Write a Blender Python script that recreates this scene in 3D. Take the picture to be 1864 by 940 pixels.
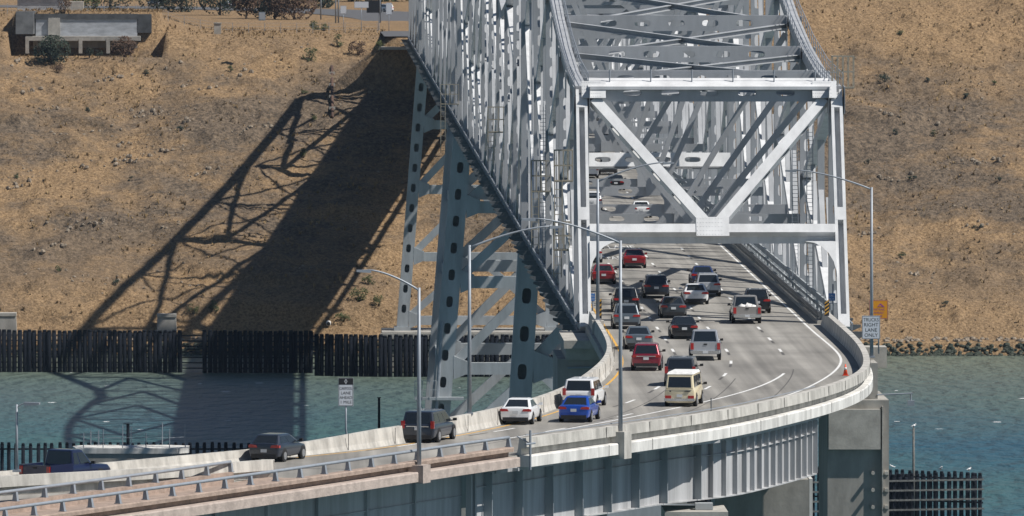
import bpy, math, random
from mathutils import Vector, Matrix, noise
random.seed(7)
R = math.radians
for o in list(bpy.data.objects): bpy.data.objects.remove(o)
scene = bpy.context.scene
COL = scene.collection

# ------------------------------------------------------------------ camera, sky, sun
FPX, VX, VY, ZC = 17000.0, 550.0, -260.0, 84.0       # focal length in photo pixels, vanishing point of the bridge axis, camera height
cd = bpy.data.cameras.new('camera'); cam = bpy.data.objects.new('camera', cd); COL.objects.link(cam)
cam.location = (0, 0, ZC); cam.rotation_euler = (R(90), 0, 0)
cd.sensor_width = 36.0; cd.lens = 36.0*FPX/1864.0
cd.shift_x = (932-VX)/1864.0; cd.shift_y = -(470-VY)/1864.0
cd.clip_start = 5; cd.clip_end = 12000
cd.dof.use_dof = True; cd.dof.focus_distance = 620; cd.dof.aperture_fstop = 5.0
scene.camera = cam
SUN = Vector((0.74, -0.24, 1.0)).normalized()         # towards the sun
w = bpy.data.worlds.new('World'); scene.world = w; w.use_nodes = True
nt = w.node_tree; bg = nt.nodes['Background']
sky = nt.nodes.new('ShaderNodeTexSky'); sky.sky_type = 'NISHITA'; sky.sun_disc = False
sky.sun_elevation = math.asin(SUN.z); sky.sun_rotation = math.atan2(SUN.x, SUN.y)
sky.air_density = 1.0; sky.dust_density = 0.3; sky.ozone_density = 3.0
nt.links.new(sky.outputs[0], bg.inputs[0]); bg.inputs[1].default_value = 0.05
sl = bpy.data.lights.new('sun', 'SUN'); sl.energy = 5.0; sl.angle = R(0.53); sl.color = (1.0, 0.955, 0.89)
so = bpy.data.objects.new('sun', sl); COL.objects.link(so); so.location = (60, 500, 200)
so.rotation_euler = SUN.to_track_quat('Z', 'Y').to_euler()
vs = scene.view_settings; vs.view_transform = 'Standard'; vs.look = 'None'; vs.gamma = 1.0; vs.exposure = 0.2; vs.use_curve_mapping = False

def at(px, py, z):                                    # photo pixel + height above water -> point
    s = (py-VY)/(ZC-z); return Vector(((px-VX)/s, FPX/s, z))
def at_y(px, py, Y):                                  # photo pixel + distance -> point
    s = FPX/Y; return Vector(((px-VX)/s, Y, ZC-(py-VY)/s))

# ------------------------------------------------------------------ materials
MATS = {}
def mat(name, col, rough=0.6, metal=0.0, var=0.0, vscale=1.0, col2=None, bump=0.0, bscale=8.0, coat=0.0, spec=0.5, streak=0.0, trans=0.0):
    m = bpy.data.materials.new(name); m.use_nodes = True; n = m.node_tree.nodes; l = m.node_tree.links
    b = n['Principled BSDF']; b.inputs['Roughness'].default_value = rough; b.inputs['Metallic'].default_value = metal
    b.inputs['Specular IOR Level'].default_value = spec; b.inputs['Coat Weight'].default_value = coat
    b.inputs['Base Color'].default_value = (*col, 1)
    if var > 0 or col2 or streak:
        g = n.new('ShaderNodeNewGeometry'); nz = n.new('ShaderNodeTexNoise'); nz.inputs['Scale'].default_value = vscale; nz.inputs['Detail'].default_value = 6
        nz.inputs['Roughness'].default_value = 0.65
        mp = n.new('ShaderNodeMapping'); l.new(g.outputs['Position'], mp.inputs[0]); l.new(mp.outputs[0], nz.inputs['Vector'])
        if streak: mp.inputs['Scale'].default_value = (1, 1, streak)
        cr = n.new('ShaderNodeValToRGB'); c2 = col2 or tuple(c*(1-var) for c in col)
        cr.color_ramp.elements[0].position = 0.36; cr.color_ramp.elements[0].color = (*c2, 1)
        cr.color_ramp.elements[1].position = 0.62; cr.color_ramp.elements[1].color = (*col, 1)
        l.new(nz.outputs['Fac'], cr.inputs[0]); l.new(cr.outputs[0], b.inputs['Base Color'])
    if bump > 0:
        g2 = n.new('ShaderNodeNewGeometry'); n2 = n.new('ShaderNodeTexNoise'); n2.inputs['Scale'].default_value = bscale; n2.inputs['Detail'].default_value = 4
        bp = n.new('ShaderNodeBump'); bp.inputs['Strength'].default_value = bump; bp.inputs['Distance'].default_value = 0.1
        l.new(g2.outputs['Position'], n2.inputs['Vector']); l.new(n2.outputs['Fac'], bp.inputs['Height']); l.new(bp.outputs[0], b.inputs['Normal'])
    MATS[name] = m; return m

mat('steel', (.41,.425,.445), .55, var=.22, vscale=.5, streak=.25)
mat('steel_sunlit', (.67,.68,.69), .55, var=.2, vscale=.9, streak=.25)  # paler copy of steel, sunlight on leaning faces put into the colour
mat('steel_tower', (.40,.43,.45), .6, var=.3, vscale=.5, streak=.2)
mat('girder', (.45,.455,.465), .55, var=.34, vscale=1.2, streak=.08)
mat('steel_dark', (.13,.14,.15), .6, var=.3, vscale=1)
mat('concrete', (.44,.42,.38), .85, var=.3, vscale=.9, bump=.08)
mat('concrete_pier', (.36,.345,.315), .88, var=.38, vscale=.45, streak=.35, bump=.12, bscale=3)
mat('barrier', (.53,.51,.47), .85, var=.42, vscale=1.1, streak=.3, bump=.12)
mat('fascia', (.69,.68,.65), .8, var=.36, vscale=1.0, streak=.22)
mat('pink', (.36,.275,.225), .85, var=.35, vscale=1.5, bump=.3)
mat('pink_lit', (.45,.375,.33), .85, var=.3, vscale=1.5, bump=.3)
mat('galv', (.30,.33,.37), .5, metal=.2, var=.15, vscale=2)
mat('paint_white', (.80,.80,.78), .6, var=.25, vscale=4)
mat('paint_yellow', (.72,.40,.07), .6, var=.3, vscale=3)
mat('tar', (.10,.095,.09), .8, var=.4, vscale=4)
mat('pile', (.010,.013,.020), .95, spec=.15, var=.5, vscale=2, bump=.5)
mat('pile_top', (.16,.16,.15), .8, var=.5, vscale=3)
mat('rock', (.33,.27,.205), .9, var=.6, vscale=1.6, bump=.6, bscale=4)
mat('rock_dark', (.045,.05,.035), .8, var=.6, vscale=.9, col2=(.018,.03,.018), bump=.5)
mat('glass', (.014,.018,.022), .04, spec=.9)
mat('tyre', (.015,.015,.016), .85)
mat('rim', (.45,.46,.48), .35, metal=.7)
mat('black_trim', (.02,.02,.022), .6)
mat('light_red', (.38,.012,.012), .2, coat=.6)
mat('light_amber', (.6,.22,.03), .3)
mat('plate', (.62,.64,.66), .5)
mat('chrome', (.6,.61,.63), .2, metal=.9)
mat('cloth_white', (.75,.74,.72), .9, var=.2, vscale=6)
mat('sign_white', (.62,.65,.70), .55)
mat('sign_black', (.015,.016,.02), .5)
mat('sign_orange', (.72,.30,.012), .5)
mat('sign_blue', (.03,.16,.46), .5)
mat('sign_purple', (.28,.06,.25), .5)
mat('cone', (.75,.09,.03), .5)
mat('trunk', (.07,.05,.035), .9, var=.4, vscale=4)
mat('leaf_dark', (.022,.036,.020), .8, var=.5, vscale=.8)
mat('leaf_rust', (.10,.055,.03), .8, var=.5, vscale=.8)
mat('leaf_green', (.07,.085,.022), .8, var=.5, vscale=.8)
mat('dry_grass', (.36,.25,.125), .9, var=.45, vscale=.25)
mat('dry_grass_dark', (.17,.125,.075), .9, var=.4, vscale=.3)
mat('bird', (.75,.75,.75), .8)
mat('rust', (.11,.06,.04), .8, var=.5, vscale=3)
mat('wall_white', (.45,.47,.50), .8, var=.35, vscale=.5, streak=3)
mat('wall_stain', (.10,.105,.11), .85, var=.5, vscale=.5)
mat('asphalt', (.10,.10,.105), .9, var=.2, vscale=.5)
mat('scaffold', (.33,.30,.24), .6)

def terrain_mat():
    m = bpy.data.materials.new('hillside'); m.use_nodes = True; n = m.node_tree.nodes; l = m.node_tree.links; b = n['Principled BSDF']
    b.inputs['Roughness'].default_value = .95; b.inputs['Specular IOR Level'].default_value = .1
    g = n.new('ShaderNodeNewGeometry')
    def nz(s, d=6, sc=(1,1,1), r=.6):
        mp = n.new('ShaderNodeMapping'); mp.inputs['Scale'].default_value = sc; l.new(g.outputs['Position'], mp.inputs[0])
        t = n.new('ShaderNodeTexNoise'); t.inputs['Scale'].default_value = s; t.inputs['Detail'].default_value = d; t.inputs['Roughness'].default_value = r
        l.new(mp.outputs[0], t.inputs['Vector']); return t.outputs['Fac']
    def ramp(f, a, ca, bb, cb):
        r = n.new('ShaderNodeValToRGB'); r.color_ramp.elements[0].position = a; r.color_ramp.elements[0].color = (*ca,1)
        r.color_ramp.elements[1].position = bb; r.color_ramp.elements[1].color = (*cb,1); l.new(f, r.inputs[0]); return r.outputs[0]
    def mix(f, a, c):
        x = n.new('ShaderNodeMix'); x.data_type = 'RGBA'; l.new(f, x.inputs[0]); l.new(a, x.inputs[6]); l.new(c, x.inputs[7]); return x.outputs[2]
    soil = ramp(nz(1.3, 9, r=.82), .42, (.062,.050,.039), .60, (.235,.178,.125))
    straw = ramp(nz(2.0, 9, r=.85), .42, (.145,.092,.048), .60, (.44,.30,.168))
    big = ramp(nz(.036, 8, (1,1,1.8), .74), .46, (0,0,0), .60, (.95,.95,.95))
    hsep = n.new('ShaderNodeSeparateXYZ'); l.new(g.outputs['Position'], hsep.inputs[0])
    c = mix(big, soil, straw)
    # straw gets denser near the foot and on the crest: the slope in between is eroded soil
    hr = n.new('ShaderNodeValToRGB'); e = hr.color_ramp.elements
    e[0].position = .0; e[0].color = (.85,.85,.85,1); e[1].position = 1; e[1].color = (.9,.9,.9,1)
    for p, v in ((.10,.75),(.20,.30),(.3,.0),(.6,.0),(.68,.2),(.76,.8)):
        q = e.new(p); q.color = (v,v,v,1)
    dv = n.new('ShaderNodeMath'); dv.operation = 'DIVIDE'; dv.inputs[1].default_value = 64; l.new(hsep.outputs[2], dv.inputs[0])
    ad = n.new('ShaderNodeMath'); ad.operation = 'MULTIPLY_ADD'; l.new(nz(.07,5), ad.inputs[0]); ad.inputs[1].default_value = .34; ad.inputs[2].default_value = -.17
    a2 = n.new('ShaderNodeMath'); a2.operation = 'ADD'; l.new(dv.outputs[0], a2.inputs[0]); l.new(ad.outputs[0], a2.inputs[1]); l.new(a2.outputs[0], hr.inputs[0])
    c = mix(hr.outputs[0], c, straw)
    dark = ramp(nz(.30, 9, (1,1,2.6), .78), .56, (0,0,0), .70, (.7,.7,.7))
    dk = n.new('ShaderNodeRGB'); dk.outputs[0].default_value = (.055,.047,.037,1); c = mix(dark, c, dk.outputs[0])
    l.new(c, b.inputs['Base Color'])
    bp = n.new('ShaderNodeBump'); bp.inputs['Strength'].default_value = 1.0; bp.inputs['Distance'].default_value = .5
    l.new(nz(1.4, 8, r=.7), bp.inputs['Height']); l.new(bp.outputs[0], b.inputs['Normal']); MATS['hillside'] = m
terrain_mat()

def water_mat():
    m = bpy.data.materials.new('water'); m.use_nodes = True; n = m.node_tree.nodes; l = m.node_tree.links; b = n['Principled BSDF']
    b.inputs['Roughness'].default_value = .36; b.inputs['IOR'].default_value = 1.33; b.inputs['Specular IOR Level'].default_value = .5
    g = n.new('ShaderNodeNewGeometry')
    def tex(s, sc, d=5):
        mp = n.new('ShaderNodeMapping'); mp.inputs['Scale'].default_value = sc; l.new(g.outputs['Position'], mp.inputs[0])
        t = n.new('ShaderNodeTexNoise'); t.inputs['Scale'].default_value = s; t.inputs['Detail'].default_value = d; l.new(mp.outputs[0], t.inputs['Vector']); return t.outputs['Fac']
    r = n.new('ShaderNodeValToRGB'); e = r.color_ramp.elements
    e[0].position = .35; e[0].color = (.016,.074,.118,1); e[1].position = .68; e[1].color = (.046,.112,.112,1)
    l.new(tex(.02, (1,.35,1)), r.inputs[0])
    sp = n.new('ShaderNodeSeparateXYZ'); l.new(g.outputs['Position'], sp.inputs[0])   # silt stirred up along the far shore
    mr = n.new('ShaderNodeMapRange'); mr.inputs[1].default_value = 1330; mr.inputs[2].default_value = 1580; l.new(sp.outputs[1], mr.inputs[0])
    mx = n.new('ShaderNodeMix'); mx.data_type = 'RGBA'; l.new(mr.outputs[0], mx.inputs[0]); l.new(r.outputs[0], mx.inputs[6]); mx.inputs[7].default_value = (.125,.145,.105,1)
    l.new(mx.outputs[2], b.inputs['Base Color'])
    bp = n.new('ShaderNodeBump'); bp.inputs['Strength'].default_value = 1.0; bp.inputs['Distance'].default_value = 2.6
    l.new(tex(.30, (1,.45,1), 7), bp.inputs['Height']); l.new(bp.outputs[0], b.inputs['Normal']); MATS['water'] = m
water_mat()

def deck_mat():
    m = bpy.data.materials.new('road_concrete'); m.use_nodes = True; n = m.node_tree.nodes; l = m.node_tree.links; b = n['Principled BSDF']
    b.inputs['Roughness'].default_value = .85
    g = n.new('ShaderNodeNewGeometry')
    def tex(s, sc, d=6):
        mp = n.new('ShaderNodeMapping'); mp.inputs['Scale'].default_value = sc; l.new(g.outputs['Position'], mp.inputs[0])
        t = n.new('ShaderNodeTexNoise'); t.inputs['Scale'].default_value = s; t.inputs['Detail'].default_value = d; l.new(mp.outputs[0], t.inputs['Vector']); return t.outputs['Fac']
    r = n.new('ShaderNodeValToRGB'); e = r.color_ramp.elements
    e[0].position = .3; e[0].color = (.185,.176,.160,1); e[1].position = .7; e[1].color = (.345,.328,.298,1)
    l.new(tex(1.0, (1.1,.012,1)), r.inputs[0])
    r2 = n.new('ShaderNodeValToRGB'); r2.color_ramp.elements[0].position = .35; r2.color_ramp.elements[0].color = (.74,.74,.74,1); r2.color_ramp.elements[1].position = .6; r2.color_ramp.elements[1].color = (1,1,1,1)
    l.new(tex(.22, (1,.5,1)), r2.inputs[0])
    mx = n.new('ShaderNodeMix'); mx.data_type = 'RGBA'; mx.blend_type = 'MULTIPLY'; mx.inputs[0].default_value = 1; l.new(r.outputs[0], mx.inputs[6]); l.new(r2.outputs[0], mx.inputs[7])
    l.new(mx.outputs[2], b.inputs['Base Color']); MATS['road_concrete'] = m
deck_mat()

# ------------------------------------------------------------------ mesh helpers
class MB:
    def __init__(s, off=(0,0,0)): s.v = []; s.f = []; s.o = Vector(off)
    def add(s, vs, fs):
        k = len(s.v); s.v += [Vector(p)-s.o for p in vs]; s.f += [tuple(k+i for i in f) for f in fs]
    def box(s, c, sz, a=None, b=None, e=None):
        c = Vector(c); a = a or Vector((1,0,0)); b = b or Vector((0,1,0)); e = e or a.cross(b)
        x, y, z = a*sz[0]/2, b*sz[1]/2, e*sz[2]/2
        s.add([c-x-y-z, c+x-y-z, c+x+y-z, c-x+y-z, c-x-y+z, c+x-y+z, c+x+y+z, c-x+y+z], BOXF)
    def bar(s, p0, p1, w, d=None, hint=(0,0,1)):
        p0, p1 = Vector(p0), Vector(p1); e = (p1-p0); L = e.length; e.normalize()
        a = e.cross(Vector(hint))
        if a.length < 1e-4: a = e.cross(Vector((1,0,0)))
        a.normalize(); b = e.cross(a)
        s.box((p0+p1)/2, (w, d or w, L), a, b, e)
    def tube(s, pts, r, n=8, r1=None, cap=True):
        pts = [Vector(p) for p in pts]; N = len(pts); vs = []; fs = []
        for i, p in enumerate(pts):
            t = (pts[min(i+1,N-1)]-pts[max(i-1,0)]).normalized(); a = t.cross(Vector((.13,.31,.94)))
            if a.length < .05: a = t.cross(Vector((1,0,0)))
            a.normalize(); b = t.cross(a); rr = r if r1 is None else r+(r1-r)*i/(N-1)
            vs += [p+(a*math.cos(2*math.pi*j/n)+b*math.sin(2*math.pi*j/n))*rr for j in range(n)]
        for i in range(N-1):
            for j in range(n): fs.append((i*n+j, i*n+(j+1)%n, (i+1)*n+(j+1)%n, (i+1)*n+j))
        if cap: fs += [tuple(range(n))[::-1], tuple((N-1)*n+j for j in range(n))]
        s.add(vs, fs)
    def prism(s, poly, d):                             # closed planar polygon extruded along d
        n = len(poly); poly = [Vector(p) for p in poly]; d = Vector(d)
        s.add(poly+[p+d for p in poly], [tuple(range(n))[::-1], tuple(range(n,2*n))]+[(i,(i+1)%n,n+(i+1)%n,n+i) for i in range(n)])
    def sweep(s, line, prof, closed=True, hs=None):             # profile [(side, up)] carried along a flat polyline; side = to the right of travel
        vs = []; m = len(prof)
        for i, p in enumerate(line):
            t = (line[min(i+1,len(line)-1)]-line[max(i-1,0)]); t.z = 0; t.normalize(); r = Vector((t.y,-t.x,0))
            vs += [p+r*a+Vector((0,0,b*(hs(p) if hs else 1))) for a, b in prof]
        fs = [(i*m+j, i*m+(j+1)%m, (i+1)*m+(j+1)%m, (i+1)*m+j) for i in range(len(line)-1) for j in range(m if closed else m-1)]
        if closed: fs += [tuple(range(m))[::-1], tuple((len(line)-1)*m+j for j in range(m))]
        s.add(vs, fs)
    def perf(s, o, u, v, L, W, hl, hw, pitch, end=.8):  # plate with a row of oval openings; o = middle of its start edge
        n = max(0, int((L-2*end)//pitch)); st = (L-n*pitch)/2
        def P(a, b): return o+u*a+v*b
        if n == 0: s.add([P(0,-W/2),P(L,-W/2),P(L,W/2),P(0,W/2)], [(0,1,2,3)]); return
        for a, b in ((0,st),(L-st,L)): s.add([P(a,-W/2),P(b,-W/2),P(b,W/2),P(a,W/2)], [(0,1,2,3)])
        for i in range(n):
            ua, ub = st+i*pitch, st+(i+1)*pitch; c = (ua+ub)/2; p3 = pitch/6; w6 = W/6; h = W/2
            out = [(ub,-w6),(ub,w6),(ub,h),(c+p3,h),(c-p3,h),(ua,h),(ua,w6),(ua,-w6),(ua,-h),(c-p3,-h),(c+p3,-h),(ub,-h)]
            inn = []
            for k in range(12):
                t = R(-15+30*k); cc, ss = math.cos(t), math.sin(t)
                inn.append((c+hl/2*math.copysign(abs(cc)**.62, cc), hw/2*math.copysign(abs(ss)**.62, ss)))
            s.add([P(*q) for q in out]+[P(*q) for q in inn], [(k,(k+1)%12,12+(k+1)%12,12+k) for k in range(12)])
    def member(s, p0, p1, wa, wb, a, holes=None):       # hollow box member; a = direction of width wa; holes on the two plates normal to b
        p0, p1 = Vector(p0), Vector(p1); e = p1-p0; L = e.length; e.normalize(); a = Vector(a); a = (a-e*a.dot(e)).normalized(); b = e.cross(a)
        if not holes: s.box((p0+p1)/2, (wa, wb, L), a, b, e); return
        hl, hw, pitch = holes
        for q in (-1, 1):
            s.perf(p0+b*q*wb/2, e, a, L, wa, hl, hw, pitch)
            x = a*q*wa/2; y = b*wb/2
            s.add([p0+x-y, p0+x+y, p1+x+y, p1+x-y], [(0,1,2,3)])
        for p in (p0, p1):
            x = a*wa/2; y = b*wb/2; s.add([p-x-y,p+x-y,p+x+y,p-x+y], [(0,1,2,3)])
BOXF = [(0,3,2,1),(4,5,6,7),(0,1,5,4),(1,2,6,5),(2,3,7,6),(3,0,4,7)]
def link(name, mb, m, parent=None, smooth=False):
    if isinstance(mb, MB):
        me = bpy.data.meshes.new(name); me.from_pydata([tuple(v) for v in mb.v], [], mb.f)
        if isinstance(m, (list, tuple)):
            for x in m: me.materials.append(MATS[x])
        else: me.materials.append(MATS[m])
        if smooth: me.polygons.foreach_set('use_smooth', [True]*len(me.polygons))
        me.update()
    else: me = mb
    o = bpy.data.objects.new(name, me); COL.objects.link(o); o.parent = parent; return o
def tag(o, label=None, cat=None, group=None, kind=None):
    if label: o['label'] = label
    if cat: o['category'] = cat
    if group: o['group'] = group
    if kind: o['kind'] = kind
    return o
def thing(name, label, cat, loc=(0,0,0), rz=0, group=None):
    o = bpy.data.objects.new(name, None); COL.objects.link(o); o.location = loc; o.rotation_euler = (0,0,rz); o.empty_display_size = .5
    return tag(o, label, cat, group)
def copy_tree(o, parent=None):
    c = o.copy(); COL.objects.link(c); c.parent = parent
    for ch in [x for x in o.children]: copy_tree(ch, c)
    return c
_deps = None
def text_mesh(txt, size):
    cu = bpy.data.curves.new('lettering', 'FONT'); cu.body = txt; cu.size = size; cu.align_x = 'CENTER'; cu.align_y = 'CENTER'
    o = bpy.data.objects.new('lettering', cu); COL.objects.link(o); bpy.context.view_layer.update()
    me = bpy.data.meshes.new_from_object(o.evaluated_get(bpy.context.evaluated_depsgraph_get())); bpy.data.objects.remove(o); return me
def spline(pts, n=8):
    pts = [Vector(p) for p in pts]; out = []
    for i in range(len(pts)-1):
        a, b, c, d = pts[max(i-1,0)], pts[i], pts[i+1], pts[min(i+2,len(pts)-1)]
        for k in range(n):
            t = k/n; out.append(.5*((2*b)+(c-a)*t+(2*a-5*b+4*c-d)*t*t+(3*b-a-3*c+d)*t**3))
    out.append(pts[-1]); return out
def resample(line, step):
    out = [line[0].copy()]; acc = 0
    for a, b in zip(line, line[1:]):
        L = (b-a).length; d = step-acc
        while d <= L: out.append(a+(b-a)*(d/L)); d += step
        acc = L-(d-step)
    return out
def smooth_line(line, it=30):
    l = [p.copy() for p in line]
    for _ in range(it): l = [l[0]]+[(l[i-1]+2*l[i]+l[i+1])/4 for i in range(1,len(l)-1)]+[l[-1]]
    return l

# ------------------------------------------------------------------ terrain, water
ZD = 51.5                                             # roadway level above the water
def sm(a, b, x):
    t = max(0.0, min(1.0, (x-a)/(b-a))); return t*t*(3-2*t)
def fbm(x, y, s, o=4):
    return noise.fractal(Vector((x/s, y/s, 3.7)), 1.0, 2.0, o)
def zt(X, Y, fine=True):
    ys = 1575+2.5*fbm(X, 0, 40, 2)
    d = Y-ys
    if d < -12: return -4.0
    if d < 0: return -4.0*(-d/12)
    r = sm(55, 105, X)
    bench = 2.2*sm(0, 3, d)+1.2*sm(3, 12, d)
    bluff = 2.2*sm(9, 12.5, d)*(1-r)*sm(60, 20, X)
    dd = max(0, d-6)
    up = dd*.335
    capL = 46.2+4.2*sm(-14, -34, X)*sm(1800, 1745, Y); capR = 78.0
    cap = capL+(capR-capL)*r
    k = 6.0
    up = up if up < cap-k else cap-k*math.exp(-(up-(cap-k))/k)
    z = bench+bluff+up
    if fine and Y < 1790:
        amp = sm(4, 14, d)*(1-.75*sm(138, 160, d)*(1-r))
        if abs(X-28) < 16 and Y > 1665: amp *= .2
        z += amp*(1.3*fbm(X, Y, 30, 3)+.55*fbm(X+9, Y, 7, 4)+.35*noise.noise(Vector((X*.9, Y*.9, 1.))))
        gl = X+4*fbm(X, Y, 35, 2)+.12*Y; z -= amp*.5*max(0, noise.noise(Vector((gl/7.5, Y/60, 9.))))
        # rock ledges: strata that step out of the slope
        s = (z+.10*X+1.5*fbm(X, Y, 12, 2))/5.2; f = s-math.floor(s); n_ = fbm(X, Y, 9, 3)
        if n_ > .05: z += amp*min(1, n_*2.5)*.9*sm(.0, .12, f)*(1-sm(.25, .9, f))
    if -53 < X < -26 and 1722.6 < Y < 1742: z = max(z, 55.3)
    if -54 < X < -25.5 and 1690 < Y < 1722.6: z = min(z, 47.4+max(0, 1712-Y)*.05-max(0, 1722-Y)*.02)
    a_ = abs(X-28.7)
    if a_ < 30 and 1660 < Y < 1780: z = max(z, min(51.25, 51.25-max(0, a_-12)*.75-max(0, 1691-Y)*2.5))
    return z
def axis(a, b, fine, lo, hi, g=1.35):
    v = []; x = a
    while x < b: v.append(x); x += fine
    q = []; st = fine; x = a
    while x > lo: st *= g; x -= st; q.append(x)
    p = []; st = fine; x = v[-1]
    while x < hi: st *= g; x += st; p.append(x)
    return q[::-1]+v+p
gx = axis(-66, 140, .62, -2500, 2500); gy = axis(1566, 1764, .62, 1500, 6000)
gy = [y for y in gy if y > 1530]
me = bpy.data.meshes.new('hillside')
vs_ = [(x, y, zt(x, y)) for y in gy for x in gx]; nx = len(gx)
me.from_pydata(vs_, [], [(j*nx+i, j*nx+i+1, (j+1)*nx+i+1, (j+1)*nx+i) for j in range(len(gy)-1) for i in range(nx-1)])
me.materials.append(MATS['hillside']); me.polygons.foreach_set('use_smooth', [True]*len(me.polygons))
tag(link('hillside', me, None), kind='structure')
w_ = MB(); w_.add([(-4000,-600,0),(4000,-600,0),(4000,1640,0),(-4000,1640,0)], [(0,1,2,3)])
tag(link('water', w_, 'water'), kind='structure')
g_ = MB(); g_.add([(-4000,-900,-5),(4000,-900,-5),(4000,1560,-5),(-4000,1560,-5)], [(0,1,2,3)])
tag(link('strait_bed', g_, 'rock'), kind='structure')

def blob(mb, c, r, rnd, squash=.7):                    # a lumpy low-poly stone or clump
    vs = []; n, m = 6, 4
    rz = rnd.random()*6
    for j in range(m+1):
        ph = math.pi*j/m
        for i in range(n):
            t = 2*math.pi*i/n+rz; q = r*(.75+.5*rnd.random())
            vs.append(Vector(c)+Vector((q*math.sin(ph)*math.cos(t), q*math.sin(ph)*math.sin(t), q*squash*math.cos(ph))))
    mb.add(vs, [(j*n+i, j*n+(i+1)%n, (j+1)*n+(i+1)%n, (j+1)*n+i)[::-1] for j in range(m) for i in range(n)])
rnd = random.Random(3)
rk = MB()
for i in range(3200):
    X = rnd.uniform(-70, 150); d = rnd.uniform(-2.6, 2.2); Y = 1575+2.5*fbm(X, 0, 40, 2)+d
    blob(rk, (X, Y, max(-.3, zt(X, Y))+.05), rnd.uniform(.25, .6), rnd)
tag(link('shore_rocks', rk, 'rock_dark'), 'dark weed covered rocks heaped along the far waterline', 'rocks', kind='stuff')
rk = MB()
for i in range(520):
    X = rnd.uniform(-70, 150); Y = 1575+2.5*fbm(X, 0, 40, 2)+rnd.uniform(2.6, 6.0)
    blob(rk, (X, Y, zt(X, Y)+.05), rnd.uniform(.2, .6), rnd)
def slope_hit(px, py):
    Y = 1578.0
    while Y < 1800:
        p = at_y(px, py, Y)
        if p.z <= zt(p.x, Y): return Vector((p.x, Y, zt(p.x, Y)))
        Y += .4
    return at_y(px, py, 1700)
for (x0,y0,x1,y1) in ((170,148,245,140),(300,128,330,118),(40,172,85,166),(200,262,300,268),(150,310,345,272),(215,298,340,268),(10,345,80,335),(0,330,60,318),(330,160,350,150),(360,172,400,158),(395,145,460,138),(440,235,520,222),(60,205,110,195),(420,250,450,238),(210,215,300,205),(20,120,45,112),(340,330,400,300),(300,230,345,222),(120,420,190,405),(60,455,120,450),(250,385,300,372),(1590,205,1640,215),(1690,222,1720,240),(1600,330,1660,322),(1720,420,1800,410),(1640,505,1720,500),(1560,430,1600,425),(1750,300,1830,290)):
    m_ = int(((x1-x0)**2+(y1-y0)**2)**.5/3.2)
    for i in range(m_):
        if rnd.random() < .5: continue
        f = (i+rnd.random())/m_; q = slope_hit(x0+(x1-x0)*f, y0+(y1-y0)*f+rnd.gauss(0,3.5)); blob(rk, q+Vector((0,0,.1)), rnd.choice((.10,.15,.2,.3,.45)), rnd, 1.0)
n_out = 0
while n_out < 500:                                     # outcrops on the eroded slope
    X = rnd.uniform(-66, 140); Y = rnd.uniform(1590, 1715)
    if fbm(X*.55, Y, 9, 3) < .22 or abs(X-28) < 11 and Y > 1675: continue
    blob(rk, (X, Y, zt(X, Y)-.02), rnd.uniform(.10, .34), rnd, .8); n_out += 1
tag(link('slope_rocks', rk, 'rock'), 'pale broken rocks and outcrops scattered over the dry slope', 'rocks', kind='stuff')
def tufts(name, m, count, label, test, hmin, hmax):
    mb = MB(); k = 0; tries = 0
    while k < count and tries < count*12:
        tries += 1
        X = rnd.uniform(-66, 140); Y = rnd.uniform(1581, 1772)
        if not test(X, Y): continue
        z = zt(X, Y)-.04; k += 1; h = rnd.uniform(hmin, hmax)
        for b in range(5):
            t = rnd.random()*6.28; r0 = h*.3; dx, dy = math.cos(t)*r0, math.sin(t)*r0; lx, ly = rnd.uniform(-.5,.5)*h, rnd.uniform(-.5,.5)*h
            mb.add([(X-dx, Y-dy, z), (X+dx, Y+dy, z), (X+lx+dx*.5, Y+ly, z+h*rnd.uniform(.7,1.1))], [(0,1,2)])
    tag(link(name, mb, m), label, 'grass', kind='stuff')
clear = lambda X, Y: not (abs(X-28.7) < 13 and Y > 1684)
tufts('dry_grass', 'dry_grass', 13000, 'straw coloured dry grass covering the hillside',
      lambda X, Y: clear(X, Y) and (fbm(X, Y, 16, 4)+.45*sm(1614, 1590, Y)+.5*sm(1704, 1722, Y)+.2*sm(90,110,X) > .02), .10, .38)
tufts('straw_clumps', 'dry_grass', 2200, 'larger pale straw clumps on the dry slope', lambda X, Y: clear(X, Y) and fbm(X+70, Y, 10, 4) > .12, .35, .8)
tufts('withered_weeds', 'dry_grass_dark', 1500, 'brown withered weeds between the dry grass', lambda X, Y: clear(X, Y) and fbm(X+40, Y, 12, 4) > -.05, .12, .4)

# ------------------------------------------------------------------ the line of the approach road
def V2(l): return [Vector((a, b, ZD)) for a, b in l]
LEFT = smooth_line(spline(V2([(20.3,700),(20.3,655),(20.3,625),(20.2,608),(19.8,596),(19.0,584),(17.9,573),(16.4,559),(14.0,545),(10.6,531.5),(5.2,516.5),(1.7,509.5),(-2.7,503),(-6.1,498),(-10.7,491.2),(-15.9,484.5),(-27,470),(-42,451)])), 40)
RIGHT = smooth_line(spline(V2([(36.1,700),(36.1,655),(36.1,625),(36.0,606),(35.3,587),(34.3,575),(32.7,565),(30.2,554),(27.2,544),(23.9,533.5),(19.8,524.5),(15.6,515.5),(11.3,507),(5.8,495),(-1.2,479),(-14.4,451),(-30,419)])), 30)
NOSE = Vector((-1.9, 489.5, ZD))
M1 = smooth_line(spline([NOSE]+V2([(-6.2,482),(-10.6,475.8),(-16.2,469),(-27,456),(-44,437)])), 6)      # main carriageway, right edge beyond the nose
M2 = smooth_line(spline([NOSE]+V2([(-6.4,479),(-15.0,461.5),(-24,444),(-36,420)])), 4)                # ramp, left edge beyond the nose
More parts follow.
